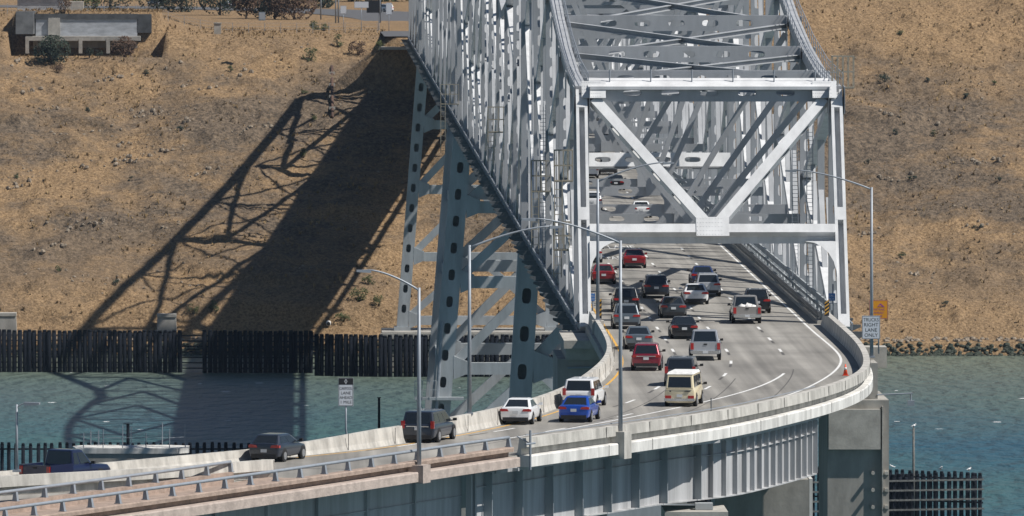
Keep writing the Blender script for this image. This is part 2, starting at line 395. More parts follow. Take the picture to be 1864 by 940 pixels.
def strip(mb, A, B, n=90):
    def pick(l, t):
        f = t*(len(l)-1); i = min(int(f), len(l)-2); return l[i].lerp(l[i+1], f-i)
    A2 = [pick(A, i/n) for i in range(n+1)]; B2 = [pick(B, i/n) for i in range(n+1)]
    k = len(mb.v); vs = []
    for a, b in zip(A2, B2): vs += [a, b]
    mb.add(vs, [(2*i, 2*i+2, 2*i+3, 2*i+1) for i in range(n)])
def upto(l, cond): return [p for p in l if cond(p)]
# nearest index on LEFT / RIGHT for the nose
def near(l, p): return min(range(len(l)), key=lambda i: (l[i]-p).length)
iL, iR = near(LEFT, NOSE+Vector((-4.2,5.5,0))), near(RIGHT, NOSE+Vector((3.2,-2.0,0)))
road = MB()
strip(road, LEFT[:iL+1], RIGHT[:iR+1], 140)
strip(road, LEFT[iL:], M1)
ramp = MB(); strip(ramp, M2, RIGHT[iR:]); tag(link('ramp_road', ramp, 'pink'), kind='structure')
road.add([LEFT[iL], NOSE, RIGHT[iR]], [(0,1,2)])
strip(road, [Vector((20.3,1700,ZD)),Vector((20.3,700,ZD))], [Vector((36.1,1700,ZD)),Vector((36.1,700,ZD))], 60)
tag(link('road', road, 'road_concrete'), kind='structure')
slab = MB(Vector((0,0,-.32)))
# the slab under the road is the approach viaduct's deck (a part of it)
def normal_at(l, i):
    t = l[min(i+1,len(l)-1)]-l[max(i-1,0)]; t.normalize(); return Vector((t.y,-t.x,0)), t

# painted lines: sheets 4 mm above the road
def offset_line(l, d):
    out = []
    for i, p in enumerate(l): r, t = normal_at(l, i); out.append(p+r*d)
    return out
def ribbon(mb, l, w, z=.005):
    vs = []
    for i, p in enumerate(l):
        r, t = normal_at(l, i); vs += [p+r*w/2+Vector((0,0,z)), p-r*w/2+Vector((0,0,z))]
    mb.add(vs, [(2*i, 2*i+1, 2*i+3, 2*i+2) for i in range(len(l)-1)])
yl = MB(); ribbon(yl, [Vector((20.95,1690,ZD))]+offset_line(LEFT, -.65)[1:], .16)   # RIGHT of travel towards camera is -x
tag(link('yellow_edge_line', yl, 'paint_yellow'), kind='structure')
EDGE = smooth_line(spline(V2([(35.0,1690),(35.0,1300),(35.0,1000),(35.0,850),(35.0,760),(35.0,700),(35.0,665),(35.0,640),(35.1,625),(35.1,612),(34.7,601),(33.4,588),(31.3,574),(28.9,562),(24.9,548),(20.5,537)])), 10)
LINE3 = smooth_line(spline(V2([(31.5,1690),(31.5,1300),(31.5,1000),(31.5,850),(31.5,760),(31.5,700),(31.5,665),(31.5,640),(31.5,612),(30.9,594),(29.6,582),(27.2,569),(23.4,555),(18.3,539.5),(13.6,527),(7.5,513),(-1.0,495)])), 10)
LINE2 = smooth_line(spline(V2([(28,1690),(28,1300),(28,1000),(28,850),(28,760),(28,700),(28,665),(28,640),(28,620),(27.8,606),(27.2,594),(26,581),(24.4,569),(21.6,553.5),(18.9,544),(15.4,532.5),(10.2,519.5),(3,504)])), 6)
LINE1 = smooth_line(spline(V2([(24.5,1690),(24.5,1300),(24.5,1000),(24.5,850),(24.5,760),(24.5,700),(24.5,665),(24.5,640),(24.4,612),(24.1,600),(23.1,585),(21.9,573),(19.9,559),(17.4,548),(13.8,536),(8.4,522),(2.5,509),(-7,493)])), 6)
ln = MB(); ribbon(ln, EDGE, .16); tag(link('white_edge_line', ln, 'paint_white'), kind='structure')
k3 = near(LINE3, Vector((30.2,588,ZD)))
ln = MB(); ribbon(ln, LINE3[k3:], .18); tag(link('white_gore_line', ln, 'paint_white'), kind='structure')
dash, dark = MB(), MB()
for l in (LINE1, LINE2, LINE3[:k3]):
    pts = resample(l, .5); per, nd = 29, 8
    for i in range(0, len(pts)-per, per):
        ribbon(dash, pts[i:i+nd], .18); ribbon(dark, pts[i+nd+1:i+nd+8], .17); 
tag(link('white_lane_dashes', dash, 'paint_white'), kind='structure')
tag(link('dark_lane_dashes', dark, 'tar'), kind='structure')
seam = MB()
for i in range(40):
    Y = 652+19.05*i/2; seam.add([(20.4,Y,ZD+.003),(36,Y,ZD+.003),(36,Y+.06,ZD+.003),(20.4,Y+.06,ZD+.003)], [(0,1,2,3)])
for off, a0, b0 in ((-4.6,.25,.62),(-8.2,.3,.7),(-11.6,.25,.5)):
    l_ = offset_line(LEFT, off); ribbon(seam, l_[int(len(l_)*a0):int(len(l_)*b0)], .07, .003)
tag(link('deck_joints', seam, 'tar'), kind='structure')
def ground_text(txt, cx, cy, wid, dep, m):
    me = text_mesh(txt, 1.0); xs = [v.co.x for v in me.vertices]; ys = [v.co.y for v in me.vertices]
    sx, sy = wid/(max(xs)-min(xs)), dep/(max(ys)-min(ys)); mx, my = (max(xs)+min(xs))/2, (max(ys)+min(ys))/2
    for v in me.vertices: v.co = (cx+(v.co.x-mx)*sx, cy+(v.co.y-my)*sy, ZD+.006)
    me.materials.clear(); me.materials.append(MATS[m]); return me
tag(link('lane_lettering', ground_text('LANE', 26.6, 778, 2.2, 6.0, 'paint_white'), None), kind='structure')
tag(link('lane_lettering', ground_text('FASTRAK', 26.2, 757, 2.9, 5.5, 'paint_white'), None), kind='structure')

# ------------------------------------------------------------------ approach viaduct
VO = Vector((28, 560, ZD))
via = thing('approach_viaduct', 'curved concrete road viaduct on grey steel girders leading onto the bridge', 'viaduct', VO)
def vp(name, mb, m, parent=None, smooth=False): return link(name, mb, m, parent or via, smooth)
iRc = min(range(len(RIGHT)), key=lambda i: abs(RIGHT[i].y-507.2))      # where the old pink parapet begins
iR0 = min(range(len(RIGHT)), key=lambda i: abs(RIGHT[i].y-647))
iL0 = min(range(len(LEFT)), key=lambda i: abs(LEFT[i].y-650))
i17 = min(range(len(RIGHT)), key=lambda i: abs(RIGHT[i].y-609))
# travelling towards the camera, "right of travel" is -x, so outward from RIGHT edge is negative side
def barrier_prof(h, s, t=.42, over=.55):                # s=+1: road lies on the positive side
    return [(s*.12,0),(s*.02,.28),(-s*.06,h),(-s*(.06+.26),h),(-s*(.06+.30),.05),(-s*t,0),]
mb = MB(VO); mb.sweep(RIGHT[iR0:iRc+1], [(-x, y) for x, y in [( -.12,-.02),(-.02,.3),(.06,.92),(.46,.92),(.50,.36),(.16,.34),(.16,-.02)]]); vp('right_barrier', mb, 'barrier')
mb = MB(VO); mb.sweep(RIGHT[iR0:iRc+1], [(-x, y) for x, y in [(.05,-.03),(.60,-.03),(.66,-.10),(.66,-.66),(.05,-.66)]]); vp('right_fascia', mb, 'fascia')
mb = MB(VO); mb.sweep(LEFT[iL0:], [(x, y) for x, y in [(-.14,0),(-.03,.3),(.06,.95),(.34,.95),(.42,0)]], hs=lambda p: 1-.38*sm(516, 502, p.y)); vp('left_barrier', mb, 'barrier')
mb = MB(VO); mb.sweep(LEFT[iL0:], [(.0,-.03),(.62,-.03),(.62,-.62),(.0,-.62)]); vp('left_fascia', mb, 'concrete')
M1b = [p+Vector((0,0,min(.42,.42*(i/(len(M1)*.55)))-.40)) for i, p in enumerate(M1)]
mb = MB(VO); mb.sweep(M1b, [(-x, y) for x, y in [(-.12,.3),(-.02,.6),(.06,1.33),(.42,1.33),(.46,.78),(.16,.76),(.16,.36)]]); vp('median_barrier', mb, 'barrier')
mb = MB(VO); mb.sweep(M1, [(-x, y) for x, y in [(.05,-.03),(.62,-.03),(.66,-.16),(.66,-.95),(.05,-.95)]]); vp('median_fascia', mb, 'fascia')
# deck slab underside
def slab_between(A, B, z0, z1, name, m):
    mb = MB(VO); n = 80
    def pick(l, t):
        f = t*(len(l)-1); i = min(int(f), len(l)-2); return l[i].lerp(l[i+1], f-i)
    vs = []
    for i in range(n+1):
        a, b = pick(A, i/n), pick(B, i/n); vs += [Vector((a.x,a.y,ZD+z0)), Vector((b.x,b.y,ZD+z0)), Vector((b.x,b.y,ZD+z1)), Vector((a.x,a.y,ZD+z1))]
    fs = [(4*i+j, 4*i+(j+1)%4, 4*i+4+(j+1)%4, 4*i+4+j) for i in range(n) for j in range(4)]+[(0,1,2,3), (4*n+3,4*n+2,4*n+1,4*n)]
    mb.add(vs, fs); vp(name, mb, m)
slab_between(LEFT[iL0:iL+1], RIGHT[iR0:iR+1], -.03, -.45, 'deck_slab', 'concrete')
slab_between(LEFT[iL:], M1, -.03, -.45, 'deck_slab', 'concrete'); slab_between(M2, RIGHT[iR:], -.03, -.45, 'deck_slab', 'pink')
# old parapet with a tube rail: outer one along RIGHT, inner one along M2
def parapet(line, s, top=.50, fh=.55):
    f = lambda l: [(s*x, y) for x, y in l]
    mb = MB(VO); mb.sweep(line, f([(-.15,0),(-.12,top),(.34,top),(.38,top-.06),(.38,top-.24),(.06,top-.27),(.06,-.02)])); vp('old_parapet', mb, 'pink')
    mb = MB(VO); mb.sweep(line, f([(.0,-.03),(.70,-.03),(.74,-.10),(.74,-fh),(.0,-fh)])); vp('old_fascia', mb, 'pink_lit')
    pl = resample(line, .7)
    mb = MB(VO); mb.tube([p+Vector((0,0,top+.52))+normal_at(pl,i)[0]*s*.06 for i, p in enumerate(pl)], .085, 8); vp('tube_rail', mb, 'galv', smooth=True)
    posts = resample(line, 3.05)
    for i in range(len(posts)):
        p = posts[i]; r, t = normal_at(posts, i); r = r*s
        mb = MB(VO); q = p+Vector((0,0,top))
        mb.prism([q-t*.10+r*.20, q-t*.10-r*.08, q-t*.10-r*.02+Vector((0,0,.46)), q-t*.10+r*.12+Vector((0,0,.46))], t*.20)
        mb.box(q+Vector((0,0,.02))+r*.06, (.34,.30,.04), r, t); vp('rail_bracket', mb, 'galv')
parapet(RIGHT[iRc+1:], -1)
parapet(M2[4:], 1, .55, .40)
mb = MB(VO)
mb.box(NOSE+Vector((.1,.1,.45)), (.7,.6,.9))
vp('nose_block', mb, 'barrier')
# plate girder under the outer edge
GI = smooth_line([p+normal_at(RIGHT,i)[0]*(1.75-1.65*sm(530, 536, p.y)) for i, p in enumerate(RIGHT)], 8)
ga = min(range(len(GI)), key=lambda i: abs(GI[i].y-556)); gb = min(range(len(GI)), key=lambda i: abs(GI[i].y-506.5))
G1 = GI[ga:gb+1]
GZ0, GZ1 = -.95, -4.15
def flat(l, z): return [p+Vector((0,0,z)) for p in l]
mb = MB(VO); mb.sweep(G1, [(-.02,GZ0),(.02,GZ0),(.02,GZ1),(-.02,GZ1)]); vp('girder_web', mb, 'girder')
mb = MB(VO); mb.sweep(G1, [(-.26,GZ1),(.26,GZ1),(.26,GZ1-.07),(-.26,GZ1-.07)]); vp('girder_flange', mb, 'girder')
mb = MB(VO); mb.sweep(G1, [(-.24,GZ0),(.24,GZ0),(.24,GZ0+.07),(-.24,GZ0+.07)]); vp('girder_flange', mb, 'girder')
mb = MB(VO); mb.sweep(G1, [(-.16,GZ0-.75),(-.02,GZ0-.75),(-.02,GZ0-.79),(-.16,GZ0-.79)]); vp('girder_rib', mb, 'girder')
sp = resample([p for p in G1 if p.y > 533], 1.6)+resample([p for p in G1 if p.y <= 533], 4.0)
for i, p in enumerate(sp):
    r, t = normal_at(sp, i)
    mb = MB(VO); mb.box(p-r*(.16 if p.y > 533 else .27)+Vector((0,0,(GZ0+GZ1)/2)), (.28 if p.y > 533 else .5,.04,GZ0-GZ1-.02), r, t); vp('web_stiffener', mb, 'girder' if p.y > 533 else 'steel_tower')
    if i%2 == 0:
        mb = MB(VO); q = p+Vector((0,0,-.47)); e_ = 2.1 if p.y < 533 else .45; mb.prism([q-r*.1-t*.06+Vector((0,0,-.2)), q-r*e_-t*.06+Vector((0,0,-.2)), q-r*e_-t*.06+Vector((0,0,-.36)), q-r*.1-t*.06+Vector((0,0,-.46))], t*.12); vp('deck_bracket', mb, 'girder')
mb = MB(VO); mb.sweep(flat([p-normal_at(GI,i)[0]*(1.7 if GI[i].y < 533 else .40) for i, p in enumerate(GI)][ga:gb+1], 0), [(-.05,-.64),(.05,-.64),(.05,-.86),(-.05,-.86)]); vp('edge_stringer', mb, 'girder')
G2 = [p+normal_at(GI,i)[0]*8.5 for i, p in enumerate(GI)][ga:gb+1]
mb = MB(VO); mb.sweep(G2, [(-.02,-.46),(.02,-.46),(.02,GZ1),(-.02,GZ1)]); vp('girder_web', mb, 'girder')
# older deep girder below the pink parapet
gc = min(range(len(GI)), key=lambda i: abs(GI[i].y-505.9))
G3 = [p+normal_at(GI,i)[0]*.35 for i, p in enumerate(GI)][gc:]
mb = MB(VO); mb.sweep(G3, [(-.03,-.46),(.03,-.46),(.03,-7.0),(-.03,-7.0)]); vp('deep_girder_web', mb, 'girder')
mb = MB(VO); mb.sweep(G3, [(-.12,-2.1),(-.03,-2.1),(-.03,-2.16),(-.12,-2.16)]); vp('girder_rib', mb, 'girder')
for i, p in enumerate(resample(G3, 6.4)[1:]):
    l3 = resample(G3, 6.4); r, t = normal_at(l3, i+1)
    mb = MB(VO); mb.box(p-r*.12+Vector((0,0,-3.73)), (.18,.14,6.5), r, t); vp('web_stiffener', mb, 'girder')
mb = MB(VO); p = GI[gb]; r, t = normal_at(GI, gb); 
for k in (-.25, .25): mb.box(p-r*.25+t*k+Vector((0,0,-3.8)), (.35,.10,6.0), r, t)
vp('joint_post', mb, 'girder')
mb = MB(VO); p = RIGHT[iRc]; r, t = normal_at(RIGHT, iRc); q = p-r*.72
mb.tube([q+Vector((0,0,-.8)), q+Vector((0,0,1.35))], .07, 6); mb.tube([q-t*.6+Vector((0,0,.62)), q+t*.6+Vector((0,0,.62))], .06, 6); mb.tube([q+Vector((0,0,.62)), q+r*.8+Vector((0,0,1.0))], .04, 6)
vp('utility_post', mb, 'galv')
mb = MB(VO); p = RIGHT[iRc-22]+Vector((0,0,.9)); mb.tube([p, p+Vector((0,0,.75))], .035, 6); vp('marker_post', mb, 'steel_dark')
mb = MB(VO)
for i, p in enumerate(resample(RIGHT[iRc-60:iRc+1], 2.5)): pass
mb.tube(flat(resample(RIGHT[iRc-40:iRc+1], 1.2), 1.02), .03, 5); vp('handrail', mb, 'galv')

# piers
def pier(name, label, x0, x1, y0, y1, z0, z1, extra=None, m='concrete_pier'):
    o = Vector(((x0+x1)/2, (y0+y1)/2, z0)); t = thing(name, label, 'pier', o)
    mb = MB(o); mb.box(((x0+x1)/2,(y0+y1)/2,(z0+z1)/2), (x1-x0,y1-y0,z1-z0)); link('shaft', mb, m, t)
    return t, o
t, o = pier('concrete_pier', 'tall concrete pier with bolted shaft under the bridge portal beside the pile fender', 35.5, 39.65, 631, 642, -4, 47.3)
mb = MB(o); mb.box((38.0,635.5,48.5), (1.9,7.0,2.5)); link('cap_block', mb, 'concrete_pier', t)
mb = MB(o); mb.box((37.3,630.8,45.35), (3.5,.55,2.7)); link('face_panel', mb, 'concrete', t)
mb = MB(o); mb.box((38.9,637.5,49.9), (1.9,2.2,1.4)); link('lamp_pedestal', mb, 'concrete', t)
mb = MB(o); mb.box((39.2,630.85,20.5), (.08,.5,52.8)); link('corner_rib', mb, 'concrete', t)
for zz in range(9):
    for xx in (38.55, 39.45):
        mb = MB(o); mb.tube([(xx,631.05,42.4-zz*1.15),(xx,630.55,42.4-zz*1.15)], .13, 8); mb.box((xx,630.98,42.4-zz*1.15), (.36,.10,.30)); link('anchor_bolt', mb, 'concrete', t)
mb = MB(o); mb.tube([(38.9,632,47.6),(41.3,632,47.7)], .05, 6); mb.tube([(41.2,632,47.7),(41.2,632,47.2)], .05, 6); mb.box((41.2,632,47.05), (.45,.3,.35)); link('floodlight_arm', mb, 'galv', t)
t, o = pier('concrete_pier', 'concrete pier behind the left barrier under the foot of the sunlit portal post', 17.5, 20.9, 640, 652, -4, 49.6)
mb = MB(o); mb.box((19.6,645.5,50.65), (3.4,13.6,.55)); mb.box((19.6,646,49.95), (3.1,12.6,.8)); link('cap_slab', mb, 'concrete', t)
mb = MB(o); mb.tube([(18.2,639.8,49.0),(20.1,639.8,49.05),(20.75,639.8,48.5),(20.95,639.8,47.2),(20.95,639.8,42)], .07, 6); link('conduit', mb, 'galv', t)
t, o = pier('concrete_pier', 'squat concrete pier carrying the end of the lit plate girder', 24.6, 30.2, 556.5, 562, -4, 46.9)
mb = MB(o); mb.box((30.32,559,21.6), (.2,5.0,50.7)); link('sunlit_strip', mb, 'fascia', t)  # pale strip painted as the sunlit end face of the pier
for k in (27.2, 29.2):
    mb = MB(o); mb.box((k,557.4,47.1), (.9,.8,.4)); link('bearing', mb, 'steel_tower', t)
t, o = pier('concrete_pier', 'small concrete pier head at the girder splice', 20.6, 24.2, 530.5, 536, -4, 46.8, m='concrete')
mb = MB(o); mb.box((22.9,532.4,47.0), (1.0,.9,.36)); link('bearing', mb, 'steel_tower', t)

# open joints in the barrier and fascia
for l, s_, z0, z1, o_ in ((RIGHT[iR0:iRc+1], -1, .34, .93, .505), (RIGHT[iR0:iRc+1], -1, -.64, -.05, .662), (LEFT[iL0:iL], -1, .05, .93, .145)):
    for i, p in enumerate(resample(l, 6.1)[1:-1]):
        ll = resample(l, 6.1); r, t_ = normal_at(ll, i+1); q = p+r*s_*o_
        mb = MB(VO); mb.box(q+Vector((0,0,(z0+z1)/2)), (.02,.05,z1-z0), r, t_); vp('open_joint', mb, 'tar')

# ------------------------------------------------------------------ the truss bridge
XL, XR, XM = 19.7, 37.67, 28.7
YS = [659+19.05*k for k in range(9)]                          # south anchor arm
S_T = YS[-1]; C1 = S_T+335.3; C2 = C1+45.7; N_T = C2+335.3
YS += [S_T+335.3/18*k for k in range(1, 19)]+[C1+22.85, C2]+[C2+335.3/18*k for k in range(1, 19)]+[N_T+19.05*k for k in range(1, 9)]
Y0, Y1 = YS[0]-9.5, YS[-1]+9.5
def htop(Y):
    def anchor(u):                                            # u: 0 at the portal, 1 at the tower
        return 15.9+.5*u+21*u**1.75
    def main(u):                                              # u: 0..1 along a main span
        u = min(u, 1-u)*335.3
        if u < 84: return 37.4-(37.4-16.3)*(u/84)**.85
        return 16.3+5.2*math.sin(math.pi*(u-84)/(2*83.65))
    if Y <= S_T: return anchor((Y-YS[0])/(S_T-YS[0]))
    if Y >= N_T: return anchor((YS[-1]-Y)/(YS[-1]-N_T))
    if C1 <= Y <= C2: return 37.4
    return main((Y-S_T)/335.3) if Y < C1 else main((Y-C2)/335.3)
BO = Vector((XM, Y0, ZD))
br = thing('truss_bridge', 'grey steel cantilever truss bridge with a sunlit braced portal', 'bridge', BO)
ZB = ZD-.55                                                    # bottom chord axis
def bp(name, mb, m='steel', parent=None, smooth=False): return link(name, mb, m, parent or br, smooth)
EX, EY, EZ = Vector((1,0,0)), Vector((0,1,0)), Vector((0,0,1))
OV = (.95, .46, 1.55)                                          # oval openings: long, wide, spacing
def top(x, Y): return Vector((x, Y, ZD+htop(Y)))
n = len(YS)
skip = {k for k in range(n) if k % 3 == 1}
gus = 0
for x in (XL, XR):
    # end posts
    sgn = -1 if x == XL else 1
    for ye, yt in ((Y0, YS[0]), (Y1, YS[-1])):
        mb = MB(BO); a, b = Vector((x, ye, ZD-.25)), top(x, yt)
        ex = (b-a).normalized(); nrm = ex.cross(EX).normalized()
        for q in (-.30, .30): mb.bar(a+EX*q, b+EX*q, .85, .21, hint=EX)
        mb.bar(a+nrm*.25, b+nrm*.25, .55, .05, hint=nrm)
        e = bp('end_post', mb, 'steel_sunlit')
        mb = MB(BO)
        for f in (.47, .02, .95):
            mb = MB(BO); mb.bar(a.lerp(b, f)-ex*.5, a.lerp(b, f)+ex*.5, .80, .87, hint=nrm); bp('batten_plate', mb, 'steel_sunlit', e)
    # chords
    for k in range(n-1):
        near_ = k < 10
        mb = MB(BO); mb.member(top(x, YS[k]), top(x, YS[k+1]), .80 if k < 40 else 1.1, .85 if k < 40 else 1.3, EX); bp('top_chord', mb)
        if near_ or k > n-10:
            mb = MB(BO)                                        # chord handrail
            for q in (-.5, .5):
                a, b = top(x, YS[k])+Vector((q,0,.42)), top(x, YS[k+1])+Vector((q,0,.42))
                mb.bar(a+EZ*.9, b+EZ*.9, .04); mb.bar(a+EZ*.45, b+EZ*.45, .03)
                for j in range(7):
                    c = a.lerp(b, j/7); mb.bar(c-EZ*.1, c+EZ*.9, .05)
            bp('chord_handrail', mb, 'galv')
    yy = [Y0]+YS+[Y1]
    for k in range(len(yy)-1):
        mb = MB(BO); mb.member((x, yy[k], ZB), (x, yy[k+1], ZB), .6, .5, EX); bp('bottom_chord', mb, 'steel_tower')
    # web: main posts every second node, K bracing towards the towers, slender hangers between
    K = [0, 2, 4, 6, 8, 10, 12, 14, 16, 18, 20, 22, 24, 26, 27, 28]+[28+2*q for q in range(1, 14)]
    K = [k for k in K if k < n]
    if K[-1] != n-1: K.append(n-1)
    for k in range(n):
        Y = YS[k]; h = htop(Y); ov = OV if k < 24 else None
        big = k in (8, 26, 28, 46)
        wx, wy = (1.35, 1.1) if big else ((1.05, .75 if k < 44 else 1.5) if k in K else (.50, .40))
        mb = MB(BO); mb.member((x, Y, ZB+.3), (x, Y, ZD+h-.3 if k in K or k < 8 else ZD+h*.5), wx, wy, EX, ov if k in K else None); bp('vertical_post', mb)
    for ka, kb in zip(K, K[1:]):
        ya, yb = YS[ka], YS[kb]
        towards = kb if any(ka < q <= kb or ka == q-1 for q in ()) else None
        tw = min((8, 26, 28, 46), key=lambda q: abs(q-(ka+kb)/2)); fwd = tw >= kb
        yn, yf = (ya, yb) if fwd else (yb, ya)                  # K apex on the post nearer the tower
        ap = Vector((x, yf, ZD+htop(yf)*.48)); tn = top(x, yn); bn = Vector((x, yn, ZB))
        hol = None
        mb = MB(BO); mb.member(tn, ap, .72, .62, EX, hol); bp('diagonal', mb, 'steel_sunlit')  # diagonals carry the sunlit tone in their colour
        mb = MB(BO); mb.member(bn, ap, .72, .62, EX, hol); bp('diagonal', mb, 'steel_sunlit')
        nq = max(2, round(abs(yb-ya)/6.3))
        for q in range(1, nq):
            f = q/nq; p = bn.lerp(ap, f); mb = MB(BO); mb.member((x, p.y, ZB+.3), (x, p.y, p.z), .42, .36, EX); bp('hanger', mb, 'steel_sunlit' if q % 2 else 'steel')  # alternate hangers painted in the sunlit tone for bright streaks
            if q == 3 and nq > 3 and ka >= 8: mb = MB(BO); mb.member(p, tn.lerp(ap, f), .33, .29, EX); bp('sub_post', mb)
            if q == 1: mb = MB(BO); mb.member(p, bn.lerp(Vector((x, yf, ZB)), 2/nq), .37, .33, EX); bp('sub_diagonal', mb)
# leaning struts added for sunlit streaks, left off N arm to clear its shadow
for x in (XL, XR):
    for k in range(0, 36):
        ya, yb = YS[k], YS[k+1]; ym = (ya+yb)/2
        for y0, y1 in ((ya, ym), (ym, yb)):
            h0, h1 = htop(y0), htop(y1)
            mb = MB(BO); mb.member((x-.02, y0+.6, ZB), (x-.02, y1-.4, ZD+h1*.5), .38, .31, EX); bp('web_strut', mb, 'steel')
            if (k+int(y0 == ym)) % 2 == 0: mb = MB(BO); mb.member((x+.02, y0+.6, ZD+h0*.5), (x+.02, y1-.4, ZD+h1-.2), .34, .27, EX); bp('web_strut', mb, 'steel')
# gusset plates on the near part
for x in (XL, XR):
    for k in range(0, 10):
        Y, h = YS[k], ZD+htop(YS[k])
        mb = MB(BO)
        for q in (-.56, .56): mb.prism([(x+q-.02,Y-1.3,h+.4),(x+q-.02,Y+1.3,h+.5),(x+q-.02,Y+1.0,h-1.5),(x+q-.02,Y-1.0,h-1.5)], (.04,0,0))
        bp('gusset_plate', mb)
# floor beams with walkway brackets
yy = sorted([Y0]+YS+[(a+b)/2 for a, b in zip(YS, YS[1:])]+[Y1])
for Y in yy:
    mb = MB(BO)
    mb.box((XM, Y, ZD-1.35), (XR-XL, .35, 1.7))
    for s, x in ((-1, XL), (1, XR)):
        mb.prism([(x, Y-.12, ZD-.5), (x+s*1.75, Y-.12, ZD-.5), (x+s*1.75, Y-.12, ZD-.66), (x, Y-.12, ZD-1.5)], (0,.24,0))
    bp('floor_beam', mb, 'steel_dark')
mb = MB(BO)
for i in range(7): mb.box((21+i*2.5, (Y0+Y1)/2, ZD-.8), (.25, Y1-Y0, .6))
bp('stringers', mb, 'steel_tower')
mb = MB(BO); mb.box((28.2, (Y0+Y1)/2, ZD-.26), (16.3, Y1-Y0+.4, .45)); bp('deck_slab', mb, 'concrete')
for s, x in ((-1, XL), (1, XR)):
    mb = MB(BO); xe = x+s*1.25
    mb.box((x+s*.45, (Y0+Y1)/2, ZD-.62), (.26, Y1-Y0, .06)); bp('walkway', mb, 'steel_dark')
    mb = MB(BO)
    for z in (.45,): mb.box((x+s*.60, (Y0+Y1)/2, ZD-.4+z), (.10, Y1-Y0, .12))
    for i in range(int((Y1-Y0)/2.4)): mb.box((x+s*.60, Y0+.5+i*2.4, ZD-.2), (.09,.09,.5))
    bp('walkway_rail', mb, 'galv')
# road rails inside the trusses
for s, x in ((1, 35.85), (-1, 20.05)):
    mb = MB(BO); mb.box((x+s*.25, (Y0+Y1)/2, ZD+.12), (.5, Y1-Y0-1, .24)); bp('kerb', mb, 'concrete')
    mb = MB(BO)
    mb.box((x+s*.12, (Y0+Y1)/2, ZD+.72), (.16, Y1-Y0-1, .30)); mb.box((x+s*.12, (Y0+Y1)/2, ZD+.42), (.10, Y1-Y0-1, .10))
    for i in range(int((Y1-Y0-2)/2.4)): mb.box((x+s*.22, Y0+1+i*2.4, ZD+.48), (.12,.14,.72))
    bp('guard_rail', mb, 'steel_dark')
    if s < 0: continue
    mb = MB(BO); xo = x+s*1.0
    mb.box((xo, (Y0+Y1)/2, ZD+1.15), (.14, Y1-Y0-1, .42)); mb.box((xo, (Y0+Y1)/2, ZD+.55), (.10, Y1-Y0-1, .22))
    for i in range(int((Y1-Y0-2)/4.76)): mb.box((xo+s*.08, Y0+1+i*4.76, ZD+.66), (.16,.2,1.3))
    bp('outer_rail', mb, 'steel_tower')
# portals, sway frames, top laterals
def frame(Y, Yt, h, portal, holes):
    """transverse frame: top strut, V bracing, lower strut with curved knees"""
    m = 'steel_sunlit' if portal else 'steel'
    lean = (Yt-Y)/h
    def pt(x, z): return Vector((x, Y+lean*z, ZD+z))
    zl = 6.15
    wd = .85 if portal else .62
    ez = (pt(0, 1)-pt(0, 0)).normalized(); nr = EX.cross(ez).normalized()
    mb = MB(BO); a, b = pt(XL+.45, h-.05), pt(XR-.45, h-.05); mb.member(a+EY*.1, b+EY*.1, 1.2, wd, EZ if portal else ez, holes); bp('top_strut', mb, 'steel')
    if portal:
        mb = MB(BO); mb.prism([a+Vector((0,-.62,.38)), a+Vector((0,.55,.95)), b+Vector((0,.55,.95)), b+Vector((0,-.62,.38))], (0,0,.09)); mb.box((a+b)/2+Vector((0,-.60,.36)), ((b-a).length,.06,.22)); bp('strut_cover', mb, m)
    mb = MB(BO); a, b = pt(XL+.4, zl), pt(XR-.4, zl)
    if portal:
        mb.member(a+ez*.22-EY*.12, b+ez*.22-EY*.12, .66, .9, ez); mb.box((a+b)/2+Vector((0,.32,-.38)), ((b-a).length,.5,.62))
        r = 2.1
        for s, x in ((1, XL+.38), (-1, XR-.38)):
            poly = [pt(x, zl-.5), pt(x, zl-.5-r-.3)]+[pt(x+s*r*(1-math.cos(R(t))), zl-.5-r-.3+(r+.3)*math.sin(R(t))) for t in range(10, 91, 16)]
            mb.prism([p-EY*.55 for p in poly], (0,.9,0))
    else: mb.member(a, b, 1.25, wd, ez, (1.25,.5,2.6))
    bp('lower_strut', mb, m)
    for x in (XL, XR):
        s = 1 if x == XL else -1
        a, b = pt(x+s*.9, h-.6), pt(XM+(-s*.5), zl+.7)
        mb = MB(BO); e = (b-a).normalized(); mb.member(a, b, .78 if portal else .42, .72 if portal else .42, nr, (1.0,.36,2.3) if portal else None); bp('sway_brace', mb, m)
    if portal:
        q = nr if nr.y < 0 else -nr
        for x, z, wv, hv in ((XM, zl+.22, 2.3, 1.5), (XL+.85, h-.1, 1.7, 1.35), (XR-.85, h-.1, 1.7, 1.35)):
            mb = MB(BO); c = pt(x, z)+q*.58; mb.box(c, (wv, hv, .05), EX, ez, q); g = bp('gusset_plate', mb, m)
            mb = MB(BO)
            for i in range(9):
                for j in range(5): mb.box(c+EX*(wv*(i/10-.5)*.92)+ez*(hv*(j/4-.5)*.85)+q*.03, (.05,.05,.03), EX, ez, q)
            tag(bp('rivets', mb, m, g), kind='stuff')
